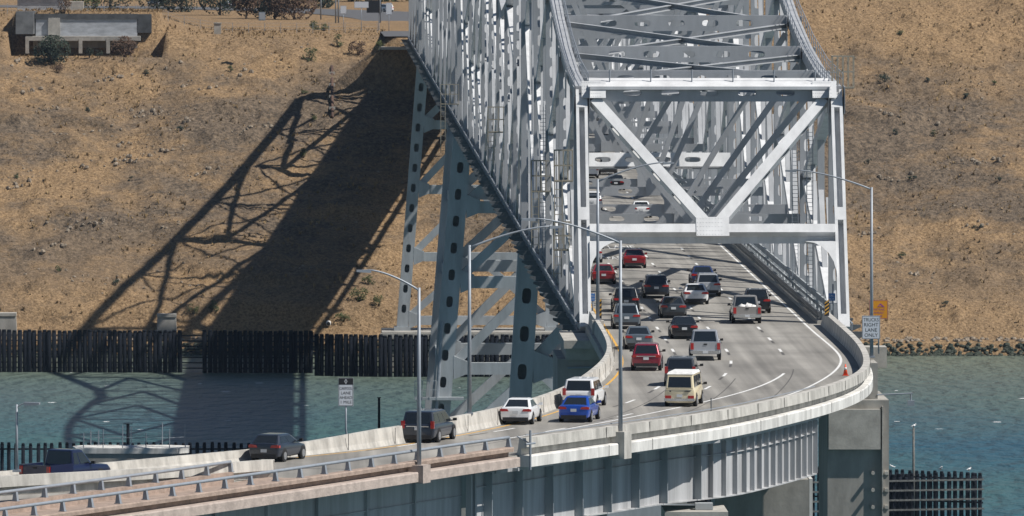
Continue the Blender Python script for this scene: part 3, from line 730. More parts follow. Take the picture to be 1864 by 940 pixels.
for k in range(n):
    Y, h = YS[k], htop(YS[k])
    if k == 0: frame(Y0, Y, h, True, (1.3,.42,2.7))
    elif k == n-1: frame(Y1, Y, h, True, None)
    else:
        mb = MB(BO); mb.member((XL+.45, Y, ZD+h-.1), (XR-.45, Y, ZD+h-.1), 1.2, .55, EZ, (1.25,.5,2.6) if k < 12 else None); bp('top_strut', mb)
        if k in (8, 26, 28, 46):                               # tower portals
            frame(Y, Y+.02, min(h, 20), False, (1.3,.5,2.6))
            mb = MB(BO); mb.box((XM, Y-.1, ZD+5.45), (XR-XL-1, 1.3, .1)); bp('portal_soffit', mb, 'steel')
            mb = MB(BO); dn = Vector((0,.55,1.15)); mb.perf(Vector((XL+.5, Y-1.02, ZD+6.25)), EX, dn.normalized(), XR-XL-1, 1.3, 1.4, .5, 2.6); bp('portal_cover', mb, 'steel_sunlit')
            for zz in (12, 26):
                mb = MB(BO); mb.member((XL+.5, Y, ZD+zz), (XR-.5, Y, ZD+zz), 1.3, .8, EZ, (1.3,.5,2.6)); bp('portal_strut', mb, 'steel')
            for (xa, za, xb, zb) in ((XL,12.5,XR,26),(XR,12.5,XL,26)):
                mb = MB(BO); mb.member((xa, Y+(.5 if xa == XL else -.5), ZD+za), (xb, Y+(.5 if xa == XL else -.5), ZD+zb), .6, .6, EY); bp('sway_brace', mb, 'steel')
        elif k % 3 != 1 or k == 1:
            a = min(h-1.0, h)
            lo = 5.5; mb = MB(BO); mb.member((XL+.45, Y, ZD+lo), (XR-.45, Y, ZD+lo), .72, .14, EZ, (1.15,.38,2.6) if k < 16 else None); bp('sway_strut', mb)
            for x in (XL, XR):
                s = 1 if x == XL else -1
                mb = MB(BO); mb.member((x+s*.6, Y+s*.03, ZD+h-.9), (XM-s*.6, Y+s*.03, ZD+lo+.5), .55, .42, EY, None); bp('sway_brace', mb)
            mb = MB(BO); mb.box((XM, Y-.24, ZD+lo+.15), (1.9, .04, .95)); bp('gusset_plate', mb)
        if h > 26 and k not in (8, 26, 28, 46):
            mb = MB(BO); mb.member((XL+.45, Y, ZD+h*.62), (XR-.45, Y, ZD+h*.62), 1.0, .45, EZ, (1.25,.45,2.6) if k < 12 else None); bp('sway_strut', mb)
    if k < n-1:
        Yb, hb = YS[k+1], htop(YS[k+1])
        for s in (-1, 1):
            a = Vector((XM-s*(XR-XL-1.2)/2, Y+.7, ZD+h-.35-.12*(s > 0))); b = Vector((XM+s*(XR-XL-1.2)/2, Yb-.7, ZD+hb-.35-.12*(s > 0)))
            mb = MB(BO); mb.bar(a, b, .50, .06); mb.bar(a+EZ*.34, b+EZ*.34, .46, .05); mb.bar(a+EZ*.17, b+EZ*.17, .06, .34)
            bp('lateral_brace', mb)
# top rail posts on the portal strut
mb = MB(BO)
for i in range(6):
    x = XL+2+i*2.9; mb.tube([(x, YS[0], ZD+16.4), (x, YS[0], ZD+17.5)], .05, 6)
mb.tube([(XL, YS[0], ZD+17.3), (XR, YS[0], ZD+17.3)], .02, 5); bp('strut_handrail', mb, 'galv')
# inspection cages on the outside of the truss
def cage(x, Y, z, w, h, d=1.2, ladder=4.5):
    mb = MB(BO)
    for zz in (0, h*.5, h):
        for q in (-d/2, d/2): mb.bar((x-w/2, Y+q, z+zz), (x+w/2, Y+q, z+zz), .07)
        for q in (-w/2, w/2): mb.bar((x+q, Y-d/2, z+zz), (x+q, Y+d/2, z+zz), .07)
    for i in range(5):
        for q in (-d/2, d/2): mb.bar((x-w/2+w*i/4, Y+q, z), (x-w/2+w*i/4, Y+q, z+h), .06)
    mb.box((x, Y, z-.04), (w, d, .08))
    for q in (-w/2, -w/2+.55): mb.bar((x+q, Y-d/2, z-ladder), (x+q, Y-d/2, z), .08)
    for i in range(int(ladder/.6)): mb.bar((x-w/2, Y-d/2, z-ladder+.3+i*.6), (x-w/2+.55, Y-d/2, z-ladder+.3+i*.6), .05)
    bp('inspection_cage', mb, 'scaffold')
cage(XL-1.6, C1-1.0, ZD+2.2, 2.2, 2.4, ladder=6)
cage(XL-.9, 735, ZD+6.2, 1.5, 2.4)
cage(XL-.9, 672, ZD+9.2, 1.3, 2.2)
cage(XL-.7, 678, ZD+4.0, 1.5, 2.0, ladder=2)
cage(XL-.8, 900, ZD+6, 2.0, 2.4, ladder=3)
cage(XR+.6, 661, ZD+16.2, 1.5, 2.2, ladder=.6)
# ladders climbing two posts
for x, Y in ((XR-.9, YS[2]-.6), (XR-.8, YS[1]+.2), (XL-.75, YS[4])):
    mb = MB(BO)
    for q in (-.22, .22): mb.bar((x+q, Y, ZD+.5), (x+q, Y, ZD+13), .06)
    for i in range(40): mb.bar((x-.22, Y, ZD+.8+i*.3), (x+.22, Y, ZD+.8+i*.3), .035)
    bp('ladder', mb, 'galv')

# ------------------------------------------------------------------ towers
def tower(label, Ys, z0, zt_, levels, batter, wl=2.1):
    o = Vector((XM, sum(Ys)/len(Ys), z0)); t = thing('bridge_tower', label, 'tower', o)
    def lx(s, z): return XM+s*((XR-XL)/2+batter*(ZD-1.5-z)/44.0)
    for Y in Ys:
        for s in (-1, 1):
            a, b = Vector((lx(s,z0), Y, z0)), Vector((lx(s,zt_), Y, zt_))
            mb = MB(o); mb.member(a, b, wl, 2.3, EX, (1.35,.78,3.3)); mb.box((a+b)/2+EY*.3, (wl*.97, .05, (b-a).length*.985), e=(b-a).normalized(), b=EY, a=EY.cross((b-a).normalized())); lg = link('leg', mb, 'steel_tower', t)
            mb = MB(o); mb.box(a+EZ*.3, (wl+.8, 3.1, .6)); link('base_plate', mb, 'steel_tower', lg)
            for z in levels:
                mb = MB(o); x = lx(s, z)-s*(wl/2+.7); mb.prism([(x+s*.7,Y-1.17,z+1.6),(x-s*1.0,Y-1.17,z+.9),(x-s*1.0,Y-1.17,z-.6),(x+s*.7,Y-1.17,z-1.3)], (0,2.34,0)); link('gusset', mb, 'steel_tower', lg)
        for i, z in enumerate(levels):
            mb = MB(o); mb.member((lx(-1,z)+wl/2, Y, z), (lx(1,z)-wl/2, Y, z), 1.45, 1.3, EZ, None); link('strut', mb, 'steel_tower', t)
            zn = levels[i+1] if i+1 < len(levels) else zt_-.6
            for s in (-1, 1):
                mb = MB(o); mb.member((lx(s,z+1)-s*(wl/2+.3), Y+s*.04, z+.9), (XM+s*.6, Y+s*.04, zn-.6), 1.15, 1.1, EY, None); link('brace', mb, 'steel_tower', t)
    if len(Ys) == 2:
        for s in (-1, 1):
            for i, z in enumerate(levels):
                x = lx(s, z); mb = MB(o); mb.bar((x, Ys[0]+1.2, z), (x, Ys[1]-1.2, z), 1.0, 1.2); link('strut', mb, 'steel_tower', t)
                zn = levels[i+1] if i+1 < len(levels) else zt_-.6
                mb = MB(o); mb.bar((lx(s,z), Ys[0]+1.2, z+.9), (lx(s,zn), Ys[1]-1.2, zn-.6), .9, .9); link('brace', mb, 'steel_tower', t)
    return t, o
tower('slim grey steel tower standing by the far shore inside the long pile fender', [N_T], 6.6, ZD-1.6, [8.2, 18.6, 29.6, 40.2], 3.4, 1.9)
tc, oc = tower('four legged steel tower at mid channel with a railed platform on its leg', [C1, C2], 9.0, ZD-1.6, [10.5, 21.2, 31.8, 41.0], 3.5, 2.3)
tower('steel tower nearest the portal with oval openings in its leg', [S_T], 9.0, ZD-1.6, [14.0, 27.0, 39.6], 2.6, 1.9)
# platform and pipe on the mid-channel tower
mb = MB(oc); px_, pz = XM-(XR-XL)/2-2.9, 17.6
mb.box((px_, C1-1.6, pz), (6.0, 1.2, .35))
for i in range(4):
    mb.bar((px_-3+i*.9, C1-2.2, pz), (px_-3+i*.9, C1-2.2, pz+2.2), .09)
for z in (1.1, 2.2): mb.bar((px_-3, C1-2.2, pz+z), (px_-.3, C1-2.2, pz+z), .08)
mb.bar((px_-3, C1-1.6, pz), (px_-1.2, C1-1.6, pz-2.2), .12); link('platform', mb, 'steel_tower', tc)
mb = MB(oc); mb.tube([(px_-.8, C1-1.5, 9), (px_+.35, C1-1.5, 27)], .22, 8); link('pipe', mb, 'galv', tc)
for i in range(26):
    pass
for (label, x0, x1, y0, y1, z1) in (('low concrete pier under the far shore tower', 13, 44.5, N_T-7, N_T+8, 6.6), ('broad concrete pier under the mid channel tower', 11, 47, C1-6, C2+6, 9.0), ('concrete pier under the tower nearest the portal', 13, 45, S_T-6, S_T+6, 9.0)):
    o = Vector(((x0+x1)/2, (y0+y1)/2, -4)); t = thing('tower_pier', label, 'pier', o)
    mb = MB(o); mb.box(((x0+x1)/2, (y0+y1)/2, z1/2-2), (x1-x0, y1-y0, z1+4)); link('shaft', mb, 'concrete_pier', t)
    mb = MB(o); mb.box(((x0+x1)/2, y0-.25, z1-.6), (x1-x0+.6, .7, .9)); link('coping', mb, 'concrete', t)

# far abutment
o = Vector((XM, Y1+4, 44)); t = thing('bridge_abutment', 'concrete abutment where the bridge meets the far bluff', 'abutment', o)
mb = MB(o); mb.box((XM, Y1+4, 44.2), (22, 6, 12.4)); link('wall', mb, 'concrete_pier', t)
mb = MB(o); mb.box((XM-13, Y1+5, 46.0), (4, 7, 7.4)); mb.box((XM-11.6, Y1+1.5, 49.4), (5.6, 6, .5)); link('wing_wall', mb, 'concrete', t)

# ------------------------------------------------------------------ pile fenders
def fender(label, line, z_top, n_w, step, rnd, rr=.42, gap=None, front=False, group='timber pile fenders round the tower piers'):
    o = Vector((line[0][0], line[0][1], -4)); t = thing('pile_fender', label, 'fender', o, group=None)
    L = [Vector((a, b, 0)) for a, b in line]; pts = resample(L, step)
    me_ = None
    for i, p in enumerate(pts):
        if gap and gap[0] < p.x < gap[1]: continue
        if me_ is None:
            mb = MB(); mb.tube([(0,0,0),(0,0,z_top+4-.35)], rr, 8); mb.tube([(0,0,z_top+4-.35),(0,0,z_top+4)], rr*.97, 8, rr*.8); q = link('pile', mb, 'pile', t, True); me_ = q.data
        else: q = link('pile', me_, None, t)
        q.location = p-o+Vector((rnd.uniform(-.05,.05), rnd.uniform(-.05,.05), -4+rnd.uniform(-.12,.08)))
        q.rotation_euler = (rnd.uniform(-.008,.008), rnd.uniform(-.008,.008), rnd.random()*6)
    for j in range(n_w):
        z = .7+(z_top-1.6)*j/(n_w-1)
        for a, b in zip(L, L[1:]):
            r, tt = (b-a).normalized().cross(EZ), (b-a).normalized()
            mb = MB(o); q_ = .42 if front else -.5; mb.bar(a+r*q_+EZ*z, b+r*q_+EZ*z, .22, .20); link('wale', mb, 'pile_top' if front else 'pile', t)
    return t
rnd = random.Random(11)
t = fender('long dark pile fender along the far shore in the bridge shadow', [(-60,1524),(2,1520)], 6.9, 7, .82, rnd, .39, gap=(-19.5,-16.6))
t = fender('dark pile fender standing before the far shore tower', [(2.4,1512),(12.5,1509),(50,1509)], 6.8, 7, .82, rnd, .39)
t = fender('pile fender at mid channel seen over the left road barrier', [(-46,1222),(-6,1222)], 7.4, 3, .95, rnd, .24)
t = fender('front of the mid channel pile fender beside the concrete pier', [(36,1148),(84.5,1160)], 7.6, 6, .80, rnd, .25, front=True)
t = fender('rear run of the mid channel pile fender meeting the front at its point', [(36,1190),(84.5,1162.5)], 7.4, 3, .9, rnd, .25)

# ------------------------------------------------------------------ vehicles
PAINT = {'white': (.78,.79,.80), 'cream': (.72,.63,.43), 'red': (.25,.010,.018), 'crimson': (.22,.012,.03), 'blue': (.012,.07,.40), 'navy': (.008,.014,.055), 'black': (.012,.013,.016),
         'slate': (.024,.032,.050), 'grey': (.055,.062,.072), 'silver': (.40,.42,.45), 'tan': (.30,.285,.27), 'greyblue': (.11,.135,.16), 'dark_blue': (.02,.04,.13)}
for k, c in PAINT.items():
    m = mat('paint_'+k if 'paint_'+k not in MATS else 'car_'+k, c, .32, metal=0.0 if k in ('white','cream') else .25, coat=.7)
    MATS['car_'+k] = m
def ring(w, zb, zt, y, f=1.0):
    h = zt-zb
    half = [(.80*w*f, zb), (.95*w*f, zb+.10*h), (w*f, zb+.42*h), (.985*w*f, zb+.78*h), (.93*w*f, zt-.03), (.55*w*f, zt+.005), (0, zt+.015)]
    return [Vector((x, y, z)) for x, z in half]+[Vector((-x, y, z)) for x, z in half[-2::-1]]
def sharp(o, a=38):
    o.data.polygons.foreach_set('use_smooth', [True]*len(o.data.polygons)); o.data.set_sharp_from_angle(angle=R(a))
def bevel(o, w):
    m = o.modifiers.new('bevel', 'BEVEL'); m.width = w; m.segments = 2; m.limit_method = 'ANGLE'; m.angle_limit = R(24); m.harden_normals = False
SPEC = {  # L, W, H, ground gap, stations of the lower body (fraction of length from the rear, width factor, top z), cabin: rear base, rear top, front top, front base (fractions), belt z, roof width factor
 'sedan':   dict(L=4.7, W=1.83, H=1.46, st=[(0,.86,.80),(.008,.93,.98),(.05,.99,1.02),(.2,1,1.0),(.55,1,.96),(.72,.99,.93),(.9,.95,.82),(.985,.84,.66),(1,.7,.55)], cab=(.10,.27,.50,.72), belt=.97, rw=.70, light='wide'),
 'hatch':   dict(L=4.4, W=1.80, H=1.47, st=[(0,.86,.85),(.008,.94,1.0),(.04,.99,1.03),(.2,1,1.0),(.55,1,.96),(.72,.99,.93),(.9,.95,.82),(.985,.84,.66),(1,.7,.55)], cab=(.02,.14,.50,.73), belt=.98, rw=.72, light='wide'),
 'suv':     dict(L=4.7, W=1.88, H=1.70, st=[(0,.88,.95),(.008,.95,1.08),(.04,.99,1.10),(.2,1,1.08),(.6,1,1.06),(.74,.99,1.04),(.92,.96,.94),(.985,.88,.78),(1,.75,.62)], cab=(.01,.08,.54,.74), belt=1.06, rw=.76, light='wide'),
 'minivan': dict(L=5.1, W=1.98, H=1.75, st=[(0,.90,.95),(.008,.96,1.06),(.04,.99,1.08),(.2,1,1.06),(.65,1,1.03),(.78,.99,1.0),(.92,.95,.86),(.985,.86,.70),(1,.72,.58)], cab=(.008,.05,.58,.82), belt=1.04, rw=.80, light='tall'),
 'camper':  dict(L=4.55, W=1.84, H=1.98, st=[(0,.92,1.02),(.006,.97,1.10),(.03,1,1.12),(.5,1,1.12),(.9,.99,1.10),(.985,.95,1.0),(1,.88,.9)], cab=(.004,.05,.84,.985), belt=1.10, rw=.83, light='low'),
 'pickup':  dict(L=5.7, W=1.98, H=1.88, st=[(0,.92,.66),(.004,.97,.70),(.02,.99,.72),(.36,.99,.74),(.365,1,1.10),(.62,1,1.10),(.72,.99,1.10),(.93,.97,1.02),(.985,.90,.85),(1,.8,.7)], cab=(.375,.395,.56,.70), belt=1.09, rw=.78, light='tall'),
}
def make_wheel(parent, x, y, r, side):
    mb = MB(); mb.tube([(-.11,0,0),(.11,0,0)], r, 18); tw = link('wheel', mb, 'tyre', parent); sharp(tw, 50); tw.location = (x, y, r)
    mb = MB(); mb.tube([(side*.105,0,0),(side*.125,0,0)], r*.62, 14)
    for k in range(5): mb.box((side*.128, math.cos(k*1.2566)*r*.34, math.sin(k*1.2566)*r*.34), (.012, .05, .05))
    link('rim', mb, 'rim', tw)
def panel(mb, q, u0, u1, v0, v1, off=.012, th=.02, slant=0):
    A, B, C, D = q
    def P(u, v): return (A.lerp(B, u)).lerp(D.lerp(C, u), v)
    nr = (B-A).cross(D-A).normalized()
    pts = [P(u0,v0), P(u1,v0), P(u1-slant,v1), P(u0,v1)]
    mb.prism([p+nr*(off-th) for p in pts], nr*th)
def vehicle(kind, paint, label, px, py, name='car', cat='car', dh=0.0, loc=None, plate=True, roof=None, chrome=False, simple=False, z=ZD, roofrack=False):
    S = SPEC[kind]; L, W, H = S['L'], S['W']/2, S['H']; rear = loc or at(px, py, z)
    if loc is None and rear.y < 660:
        i = near(LEFT, rear); r, tg = normal_at(LEFT, i); hd = math.atan2(tg.x, -tg.y)      # heading follows the curve
    else: hd = 0
    hd += dh; fw = Vector((-math.sin(hd), math.cos(hd), 0)); c = Vector((rear.x, rear.y, z))+fw*L/2
    T = thing(name, label, cat, c, hd); M = 'car_'+paint
    Yf = lambda f: -L/2+f*L
    zb = .24 if kind not in ('pickup',) else .42
    if kind == 'suv': zb = .30
    mb = MB(); st = S['st']; m = 13
    for f, wf, zt_ in st: mb.v += ring(W, zb, zt_, Yf(f), wf)
    k = len(st)
    mb.f += [(i*m+j, (i+1)*m+j, (i+1)*m+j+1, i*m+j+1) for i in range(k-1) for j in range(m-1)]
    mb.f += [(i*m+m-1, (i+1)*m+m-1, (i+1)*m, i*m) for i in range(k-1)]
    mb.f += [tuple(range(m)), tuple((k-1)*m+j for j in range(m))[::-1]]
    b = link('body', mb, M, T); sharp(b, 32); bevel(b, .05)
    # cabin
    a0, a1, f1, f0 = [Yf(f) for f in S['cab']]; zb2, wb, wt = S['belt']-.02, .925*W, S['rw']*W; zr = H-.05
    lo = [Vector((-wb,a0,zb2)), Vector((wb,a0,zb2)), Vector((wb*.97,f0,zb2)), Vector((-wb*.97,f0,zb2))]
    hi = [Vector((-wt,a1,zr)), Vector((wt,a1,zr)), Vector((wt,f1,zr)), Vector((-wt,f1,zr))]
    mb = MB(); mb.add(lo+hi, [(0,1,5,4),(1,2,6,5),(2,3,7,6),(3,0,4,7)])
    cr = [Vector((p.x*.86, p.y+(.10 if p.y < (a1+f1)/2 else -.12), H)) for p in hi]
    mb.add(hi+cr, [(0,1,5,4),(1,2,6,5),(2,3,7,6),(3,0,4,7),(4,5,6,7)])
    cb = link('cabin', mb, M, T); sharp(cb, 25); bevel(cb, .07)
    if roof:
        mb = MB(); q0 = [Vector((p.x*1.02, p.y+(-.03 if p.y < (a1+f1)/2 else .02), zr-.02)) for p in hi]; q1 = [Vector((p.x*.93, p.y+(.12 if p.y < (a1+f1)/2 else -.25), H+.06)) for p in hi]
        mb.add(q0+q1, [(0,1,5,4),(1,2,6,5),(2,3,7,6),(3,0,4,7),(4,5,6,7),(3,2,1,0)]); link('roof_top', mb, roof, T)
    mb = MB(); panel(mb, (lo[0],lo[1],hi[1],hi[0]), .09, .91, .10 if kind != 'camper' else .08, .93 if kind != 'camper' else .80); link('rear_window', mb, 'glass', T)
    if simple: pass
    mb = MB(); panel(mb, (lo[2],lo[3],hi[3],hi[2]), .08, .92, .06, .92); link('windshield', mb, 'glass', T)
    long = kind in ('suv','minivan','camper')
    for s in (-1, 1):
        q = (lo[1],lo[2],hi[2],hi[1]) if s > 0 else (lo[3],lo[0],hi[0],hi[3])
        cuts = [(.06,.30),(.33,.58),(.61,.90)] if long else ([(.10,.46),(.50,.88)] if kind != 'pickup' else [(.06,.34),(.40,.88)])
        for u0, u1 in cuts:
            if s < 0: u0, u1 = 1-u1, 1-u0
            mb = MB(); panel(mb, q, u0, u1, .10, .86); link('side_window', mb, 'glass', T)
        mb = MB(); mx, my = s*(W+.10), f0-.32; mb.prism([(mx-.11,my,S['belt']+.00),(mx+.11,my,S['belt']+.02),(mx+.10,my,S['belt']+.17),(mx-.10,my,S['belt']+.15)], (0,.12,0)); mb.box((s*(W-.02),my+.06,S['belt']+.03), (.16,.06,.05)); link('mirror', mb, 'black_trim' if paint not in ('white','blue','red') else M, T)
    # rear: lights, bumper, plate
    yr = -L/2; lt = S['light']
    for s in (-1, 1):
        mb = MB()
        if lt == 'wide': mb.prism([(s*(W*.88),yr-.012,S['belt']-.20),(s*(W*.42),yr-.018,S['belt']-.19),(s*(W*.50),yr-.018,S['belt']-.06),(s*(W*.90),yr-.005,S['belt']-.03)], (0,.05,0)); mb.box((s*W*.93, yr+.12, S['belt']-.13), (.10,.20,.13))
        elif lt == 'tall': mb.box((s*W*.86, yr+.02, S['belt']-.02 if kind == 'minivan' else .93), (.20,.10,.42)); 
        else: mb.box((s*W*.74, yr+.0, .58), (.36,.05,.17))
        link('tail_light', mb, 'light_red', T)
    mb = MB()
    if kind == 'pickup': mb.box((0, yr-.10, .56), (W*1.86,.22,.20))
    elif kind == 'camper': mb.box((0, yr-.06, .42), (W*1.98,.14,.16))
    else: mb.box((0, yr+.03, zb+.09), (W*1.62,.10,.22))
    link('rear_bumper', mb, 'chrome' if kind in ('pickup','camper') else 'black_trim', T)
    if plate:
        mb = MB(); mb.box((0, yr-(.022 if kind != 'pickup' else .22), {'sedan':.72,'hatch':.62,'suv':.80,'minivan':.80,'camper':.66,'pickup':.57}[kind]), (.34,.015,.17)); link('number_plate', mb, 'plate', T)
    if chrome: mb = MB(); mb.box((0, yr-.015, S['belt']-.12), (W*1.3,.03,.05)); link('chrome_strip', mb, 'chrome', T)
    if roofrack:
        for s in (-1, 1): mb = MB(); mb.bar((s*wt*.93,a1+.15,H+.03),(s*wt*.93,f1-.1,H+.03),.05); link('roof_rail', mb, 'black_trim', T)
    r = .33 if kind in ('sedan','hatch') else .37
    for s in (-1, 1):
        for f in (.185, .80):
            mb = MB(); cy = Yf(f); mb.tube([(s*(W-.03),cy,r+.02),(s*(W+.004),cy,r+.02)], r+.06, 18); link('wheel_arch', mb, 'black_trim', T)
            make_wheel(T, s*(W-.085), cy, r, s)
    if kind == 'pickup':
        bl = Yf(.362); ym = (yr+bl)/2
        for s in (-1, 1): mb = MB(); mb.box((s*(W*.95), ym, .93), (.10, bl-yr-.05, .56)); link('bed_side', mb, M, T)
        mb = MB(); mb.box((0, yr+.05, .93), (W*1.80, .08, .54)); tg = link('tailgate', mb, M, T)
        mb = MB(); mb.box((0, yr+.0, 1.06), (.22,.03,.09)); link('handle', mb, 'black_trim', tg)
        mb = MB(); mb.box((0, ym, .75), (W*1.8, bl-yr-.1, .03)); link('bed_floor', mb, 'black_trim', T)
    if kind == 'camper':
        mb = MB(); mb.box((.45, yr-.02, .92), (.30,.02,.05)); mb.box((-.55, yr-.02, .92), (.09,.02,.06)); link('badge', mb, 'black_trim', T)
        mb = MB(); mb.box((0, yr-.015, 1.08), (W*1.7,.02,.02)); link('hatch_seam', mb, 'tan_trim' if 'tan_trim' in MATS else 'black_trim', T)
    return T
V = vehicle
V('pickup','navy','dark blue pickup truck behind the near concrete barrier by the ramp', 0, 0, 'pickup_truck', 'truck', loc=Vector((-13.7,478.4,0)), dh=-math.radians(33), z=ZD+.15)
V('hatch','slate','dark slate hatchback beside the end of the inner tube rail', 480, 842, dh=R(13))
V('minivan','slate','dark slate minivan with a chrome strip following the hatchback', 760, 807, 'minivan', 'van', chrome=True, dh=R(6))
V('sedan','white','white saloon driving between the slate minivan and the blue saloon', 938, 774, dh=R(6))
V('sedan','blue','bright blue saloon just behind the white minivan', 1044, 770, dh=R(4))
V('minivan','white','white minivan tucked against the left barrier ahead of the blue saloon', 1053, 745, 'minivan', 'van')
V('camper','cream','cream vintage camper van with white roof', 1237, 741, 'camper_van', 'van', roof='paint_white')
V('minivan','grey','dark grey minivan half hidden by the cream camper van', 1238, 704, 'minivan', 'van')
V('pickup','silver','silver pickup truck with a white number plate and wide mirrors', 1284, 657, 'pickup_truck', 'truck')
V('suv','crimson','crimson SUV with a chrome strip across the tailgate', 1176, 676, 'suv', 'car', chrome=True)
V('sedan','greyblue','grey blue saloon just ahead of the crimson SUV', 1163, 637)
V('sedan','black','black saloon with round tail lights ahead of the silver pickup', 1246, 618)
V('suv','greyblue','grey blue estate car in the left lane ahead of the grey saloon', 1141, 600, 'estate_car', 'car', roofrack=True)
V('suv','black','black SUV in the fast lane behind the small red car', 1140, 569, 'suv', 'car')
V('sedan','grey','grey saloon beside the black SUV in the next lane', 1226, 580)
V('suv','slate','black blue crossover in the second lane behind the red saloon', 1195, 544, 'suv', 'car')
V('sedan','white','white saloon in the middle of the deck before the silver SUV', 1267, 555)
V('suv','silver','silver SUV overlapping the small blue car', 1289, 541, 'suv', 'car', roofrack=True)
V('sedan','dark_blue','dark blue saloon in front of the silver SUV', 1280, 521)
tr = V('pickup','tan','tan grey pickup truck with white bags in its bed', 1360, 590, 'pickup_truck', 'truck')
V('suv','black','black SUV in the right lane ahead of the loaded pickup', 1379, 571, 'suv', 'car')
V('sedan','red','dark red saloon beside the lane lettering', 1155, 489)
V('sedan','red','bright red saloon next to the sunlit portal post', 1099, 518)
V('hatch','silver','silver hatchback half hidden by the portal post', 1076, 479)
V('suv','black','black car under the lower portal strut', 1113, 441, 'suv', 'car')
V('suv','white','white SUV between the first two sway struts', 1078, 383, 'suv', 'car')
V('sedan','white','white saloon with red lights showing through an oval of the sway strut', 1168, 397)
V('minivan','white','white van with dark window near the first tower portal', 1072, 325, 'minivan', 'van')
V('sedan','black','black saloon behind the white van near the tower portal', 1121, 347)
V('suv','black','black car ahead of the white van under the tower portal', 1107, 319, 'suv', 'car')
V('sedan','red','red saloon far up the deck beyond the tower portal', 1078, 279)
# load of the tan pickup
rl = random.Random(5); p0 = tr.matrix_basis.translation
for i, (dx, dy, rr) in enumerate(((-.35,-1.9,.34),(.05,-1.7,.40),(.4,-2.0,.30),(.1,-2.2,.30))):
    mb = MB(); blob(mb, (0,0,0), rr, rl, .8); q = link('bag', mb, 'cloth_white', None, True)
    q.location = p0+Matrix.Rotation(tr.rotation_euler.z, 3, 'Z') @ Vector((dx, dy, 1.05)); tag(q, 'crumpled white bag lying in the bed of the tan grey pickup', 'bag', 'bags in the pickup bed')
for k, x, y, p, lab in ((0,-30.5,2010,'silver','silver car on the far road above the old concrete wall'), (1,18.2,1935,'white','white car on the far road below the black sign board'), (2,-15,1985,'slate','dark car on the far road behind the brown trees')):
    V('suv', p, lab, 0, 0, 'car', 'car', loc=Vector((x, y, 0)), dh=.5, z=zt(x, y, False)+.03)

# ------------------------------------------------------------------ street lamps and signs
def lamp(label, base, H, arm, rise, r=.13, bow=.5):
    base = Vector(base); t = thing('street_lamp', label, 'street lamp', base, group='street lamps on the approach barriers')
    mb = MB(); mb.tube([(0,0,0),(0,0,H)], r, 10, r*.62); p = link('pole', mb, 'galv', t, True)
    mb = MB(); mb.box((0,0,.05), (.42,.42,.10)); link('base_plate', mb, 'galv', p)
    ax = Vector((arm[0], arm[1], 0)); pts = []
    for i in range(11):
        f = i/10; pts.append(ax*f+Vector((0,0,H-.15+rise*(1-(1-f)**(1.6)))))
    mb = MB(); mb.tube(pts, r*.5, 8, r*.34); link('arm', mb, 'galv', t, True)
    d = ax.normalized(); e = pts[-1]; mb = MB()
    mb.prism([e-d*.15+Vector((0,0,.02))-d.cross(EZ)*.13, e+d*.62+Vector((0,0,.0))-d.cross(EZ)*.16, e+d*.62-Vector((0,0,.10))-d.cross(EZ)*.16, e-d*.15-Vector((0,0,.16))-d.cross(EZ)*.13], d.cross(EZ)*.3); link('lamp_head', mb, 'galv', t)
    return t
def on(px, py, z): return at(px, py, z)
def edge_point(line, px, off, dz):
    best = min(range(len(line)), key=lambda i: abs(VX+FPX*line[i].x/line[i].y-px)); r, tg = normal_at(line, best); return line[best]+r*off+Vector((0,0,dz))
lamp('street lamp on the old pink parapet with a swan neck arm', edge_point(RIGHT[iRc:], 752, -.55, -.4), 10.1, (-2.7,-.3), 1.1)
lamp('street lamp on the left barrier beside the white saloon', edge_point(LEFT[:iL], 859, .2, .9), 9.6, (4.7,.6), 1.2)
lamp('street lamp on the right barrier below the sunlit portal with its arm over the road', edge_point(RIGHT, 1113, -.55, -.1), 11.3, (-4.9,-.6), 1.4)
lamp('street lamp at the foot of the left portal post', (20.15, 636.5, ZD+.93), 9.6, (4.6,.3), 1.3)
lamp('street lamp on a pedestal behind the trucks sign', (38.45, 630.6, ZD-1.3), 11.5, (-5.2,.3), 1.3)
lamp('short street lamp on the near barrier by the blue pickup', edge_point(M1, 37, -.2, 1.5), 3.4, (.55,-.1), .25, .08)
mb = MB(VO)
for l, px in ((RIGHT[iRc:], 752), (RIGHT, 1113)):
    best = min(range(len(l)), key=lambda i: abs(VX+FPX*l[i].x/l[i].y-px)); r, tg = normal_at(l, best); q = l[best]-r*.55
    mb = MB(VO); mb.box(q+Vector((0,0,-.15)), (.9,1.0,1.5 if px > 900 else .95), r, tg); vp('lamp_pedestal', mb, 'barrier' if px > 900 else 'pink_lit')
mb = MB(VO); mb.box((20.15,636.5,ZD+.43), (.8,.9,.98)); vp('lamp_pedestal', mb, 'barrier')
def sign(name, label, c, w, h, lines, face, ink, post=None, top=None, rz=0, border=True, postx=0):
    c = Vector(c); t = thing(name, label, 'sign', c, rz)
    mb = MB(); mb.box((0,0,0), (w,.03,h)); p = link('panel', mb, face, t)
    if border:
        mb = MB()
        for s in (-1,1): mb.box((s*(w/2-.03),-.017,0), (.02,.004,h-.05)); mb.box((0,-.0175,s*(h/2-.03)), (w-.08,.004,.02))
        link('border', mb, ink, p)
    for txt, z, sz in lines:
        me_ = text_mesh(txt, sz*1.35); xs = [v.co.x for v in me_.vertices]; ww = max(xs)-min(xs); k = min(1, (w*.84)/ww)
        ys = [v.co.y for v in me_.vertices]; my = (max(ys)+min(ys))/2
        for v in me_.vertices: v.co = (v.co.x*k, -.019, z+(v.co.y-my))
        me_.materials.clear(); me_.materials.append(MATS[ink]); link('lettering', me_, None, p)
    if top: top(p)
    if post:
        mb = MB(); mb.tube(post, .055, 8); link('post', mb, 'galv', t, True)
    return t
